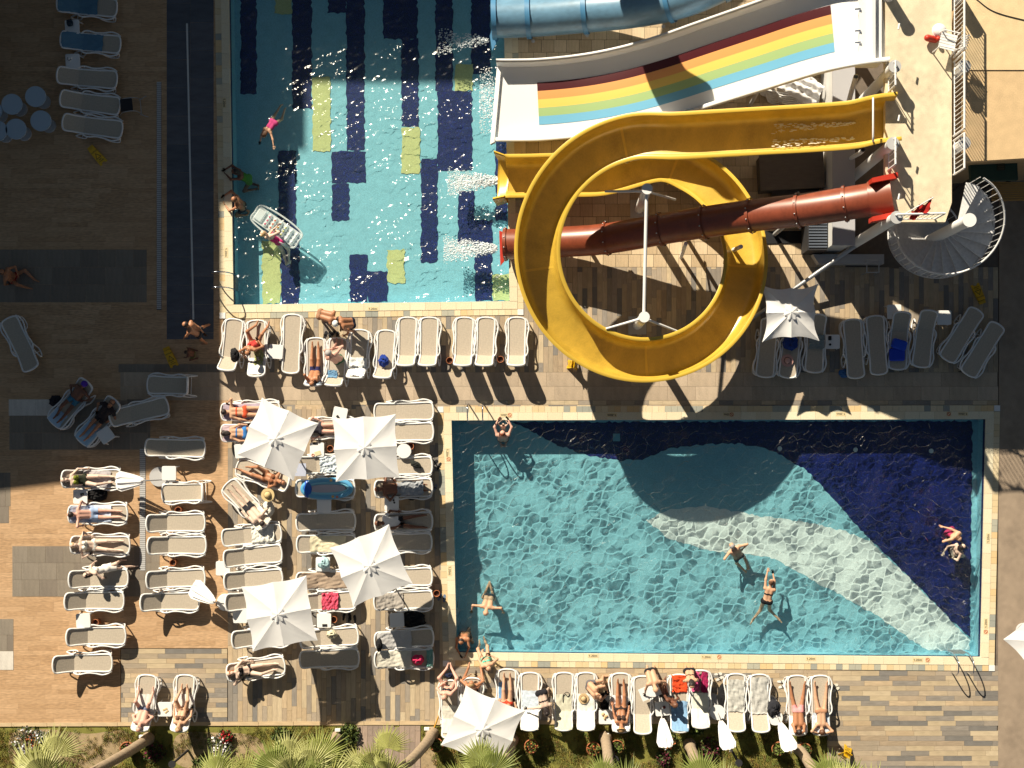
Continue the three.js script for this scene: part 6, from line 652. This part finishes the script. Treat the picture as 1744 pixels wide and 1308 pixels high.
[[45, 1260, 'white', 0.5], [70, 1256, 'white', 0.25], [376, 1268, 'white', 0.42], [386, 1254, 'red', 0.2], [264, 1281, 'wine', 0.36], [1205, 1276, 'wine', 0.42], [1135, 1262, 'rust', 0.3], [60, 1262, 'rust', 0.3], [595, 1248, 'green', 0.35], [480, 1252, 'green', 0.3], [1185, 1240, 'green', 0.25], [1130, 1290, 'wine', 0.25], [345, 1300, 'green', 0.3]].forEach(([x, y, c, r], i) => { const g = thing('flower_bush', `${({ white: 'white flowering', red: 'bright red flowering', wine: 'dark wine coloured', rust: 'rusty orange', green: 'plain green' })[c]} low bush in the garden strip ${['at the corner', 'next to the corner bush', 'by the bushy palm', 'topping the white bush', 'in the loungers shadow', 'behind the pink towel lounger', 'under the leaning folded parasol', 'among the corner flowers', 'by the boarded path', 'along the deck edging', 'below the cream towel', 'far behind the reading man', 'under the palm leaves'][i]}`, 'bush', 'low bushes in the garden strip', at(x, y, 0).setY(-0.03)); part(g, 'foliage', leafTri(240, r, 0.3, 0.1), petals.dark).userData.kind = 'stuff'; part(g, 'blooms', leafTri(c === 'green' ? 120 : 170, r * 0.95, 0.38, 0.07, 1), petals[c]).userData.kind = 'stuff'; });
{ // grass
  const blade = (() => { const p = []; for (let i = 0; i < 9; i++) { const a = i * 2.4, r = 0.05 * sqrt(i / 9), x = cos(a) * r, z = sin(a) * r, l = 0.05 + 0.02 * (i % 3); p.push(x - 0.006, 0, z, x + 0.006, 0, z + 0.004, x + cos(a * 3) * 0.03, l, z + sin(a * 3) * 0.03); } const g = new THREE.BufferGeometry(); g.setAttribute('position', new THREE.Float32BufferAttribute(p, 3)); g.setAttribute('uv', new THREE.Float32BufferAttribute(new Float32Array(54), 2)); g.computeVertexNormals(); return g; })(), n = 8000, mesh = new THREE.InstancedMesh(blade, mat(new THREE.Color(1, 1, 1), { roughness: 0.9 }), n), m4 = new THREE.Matrix4(), q = new THREE.Quaternion(), c = new THREE.Color(); let i = 0, guard = 0;
  while (i < n && guard++ < 60000) { const x = rr(-10, 1408), y = rr(1238, 1325), k = n2(x * 0.012, y * 0.02); if (x > 606 && x < 718) continue; if (k < (x < 480 ? 0.05 : -0.45) && rnd() < 0.85) continue; m4.compose(at(x, y).setY(-0.03), q.setFromAxisAngle(V(0, 1, 0), rnd() * 7), V(1, rr(0.6, 1.4), 1).multiplyScalar(rr(0.8, 1.5))); mesh.setMatrixAt(i, m4); mesh.setColorAt(i, c.copy(alb(rr(130, 180), rr(128, 160), rr(60, 84)))); i++; }
  mesh.count = i; mesh.name = 'grass'; scene.add(shade(mesh)); tag(mesh, 'short tufts of grass in the garden strip', 'grass', null, 'stuff');
}
[[1043, 1270], [1245, 1276], [320, 1278]].forEach(([x, y], i) => { const g = thing('garden_lamp', ['dark slim garden lamp post between the pale palm trunk and the wine bush', 'dark slim garden lamp post beside the folded parasol and grey towels', 'dark slim garden lamp post by the white flowering bush'][i], 'lamp post', 'garden lamp posts', at(x, y)); part(g, 'post', cyl(0.035, 0.04, 1.7, 0, 0, 0, 10), M.dark); part(g, 'head', merge([cyl(0.1, 0.07, 0.16, 0, 1.7, 0, 12), cyl(0.12, 0.12, 0.03, 0, 1.86, 0, 12)]), M.dark); });
[[245, 1252], [577, 1241], [728, 1239], [1032, 1249]].forEach(([x, y], i) => { const g = thing('spotlight', 'small white garden spotlight box ' + ['near the leaning palm', 'at the boarded path edging', 'at the foot of the path palm', 'at the foot of the pale trunk palm'][i], 'spotlight', 'garden spotlights', at(x, y)); part(g, 'housing', rbox(0.18, 0.12, 0.1, 0.015, 0, 0.2, 0), M.white); part(g, 'stake', cyl(0.015, 0.015, 0.16, 0, 0, 0, 8), M.dark); });

renderer.render(scene, camera);
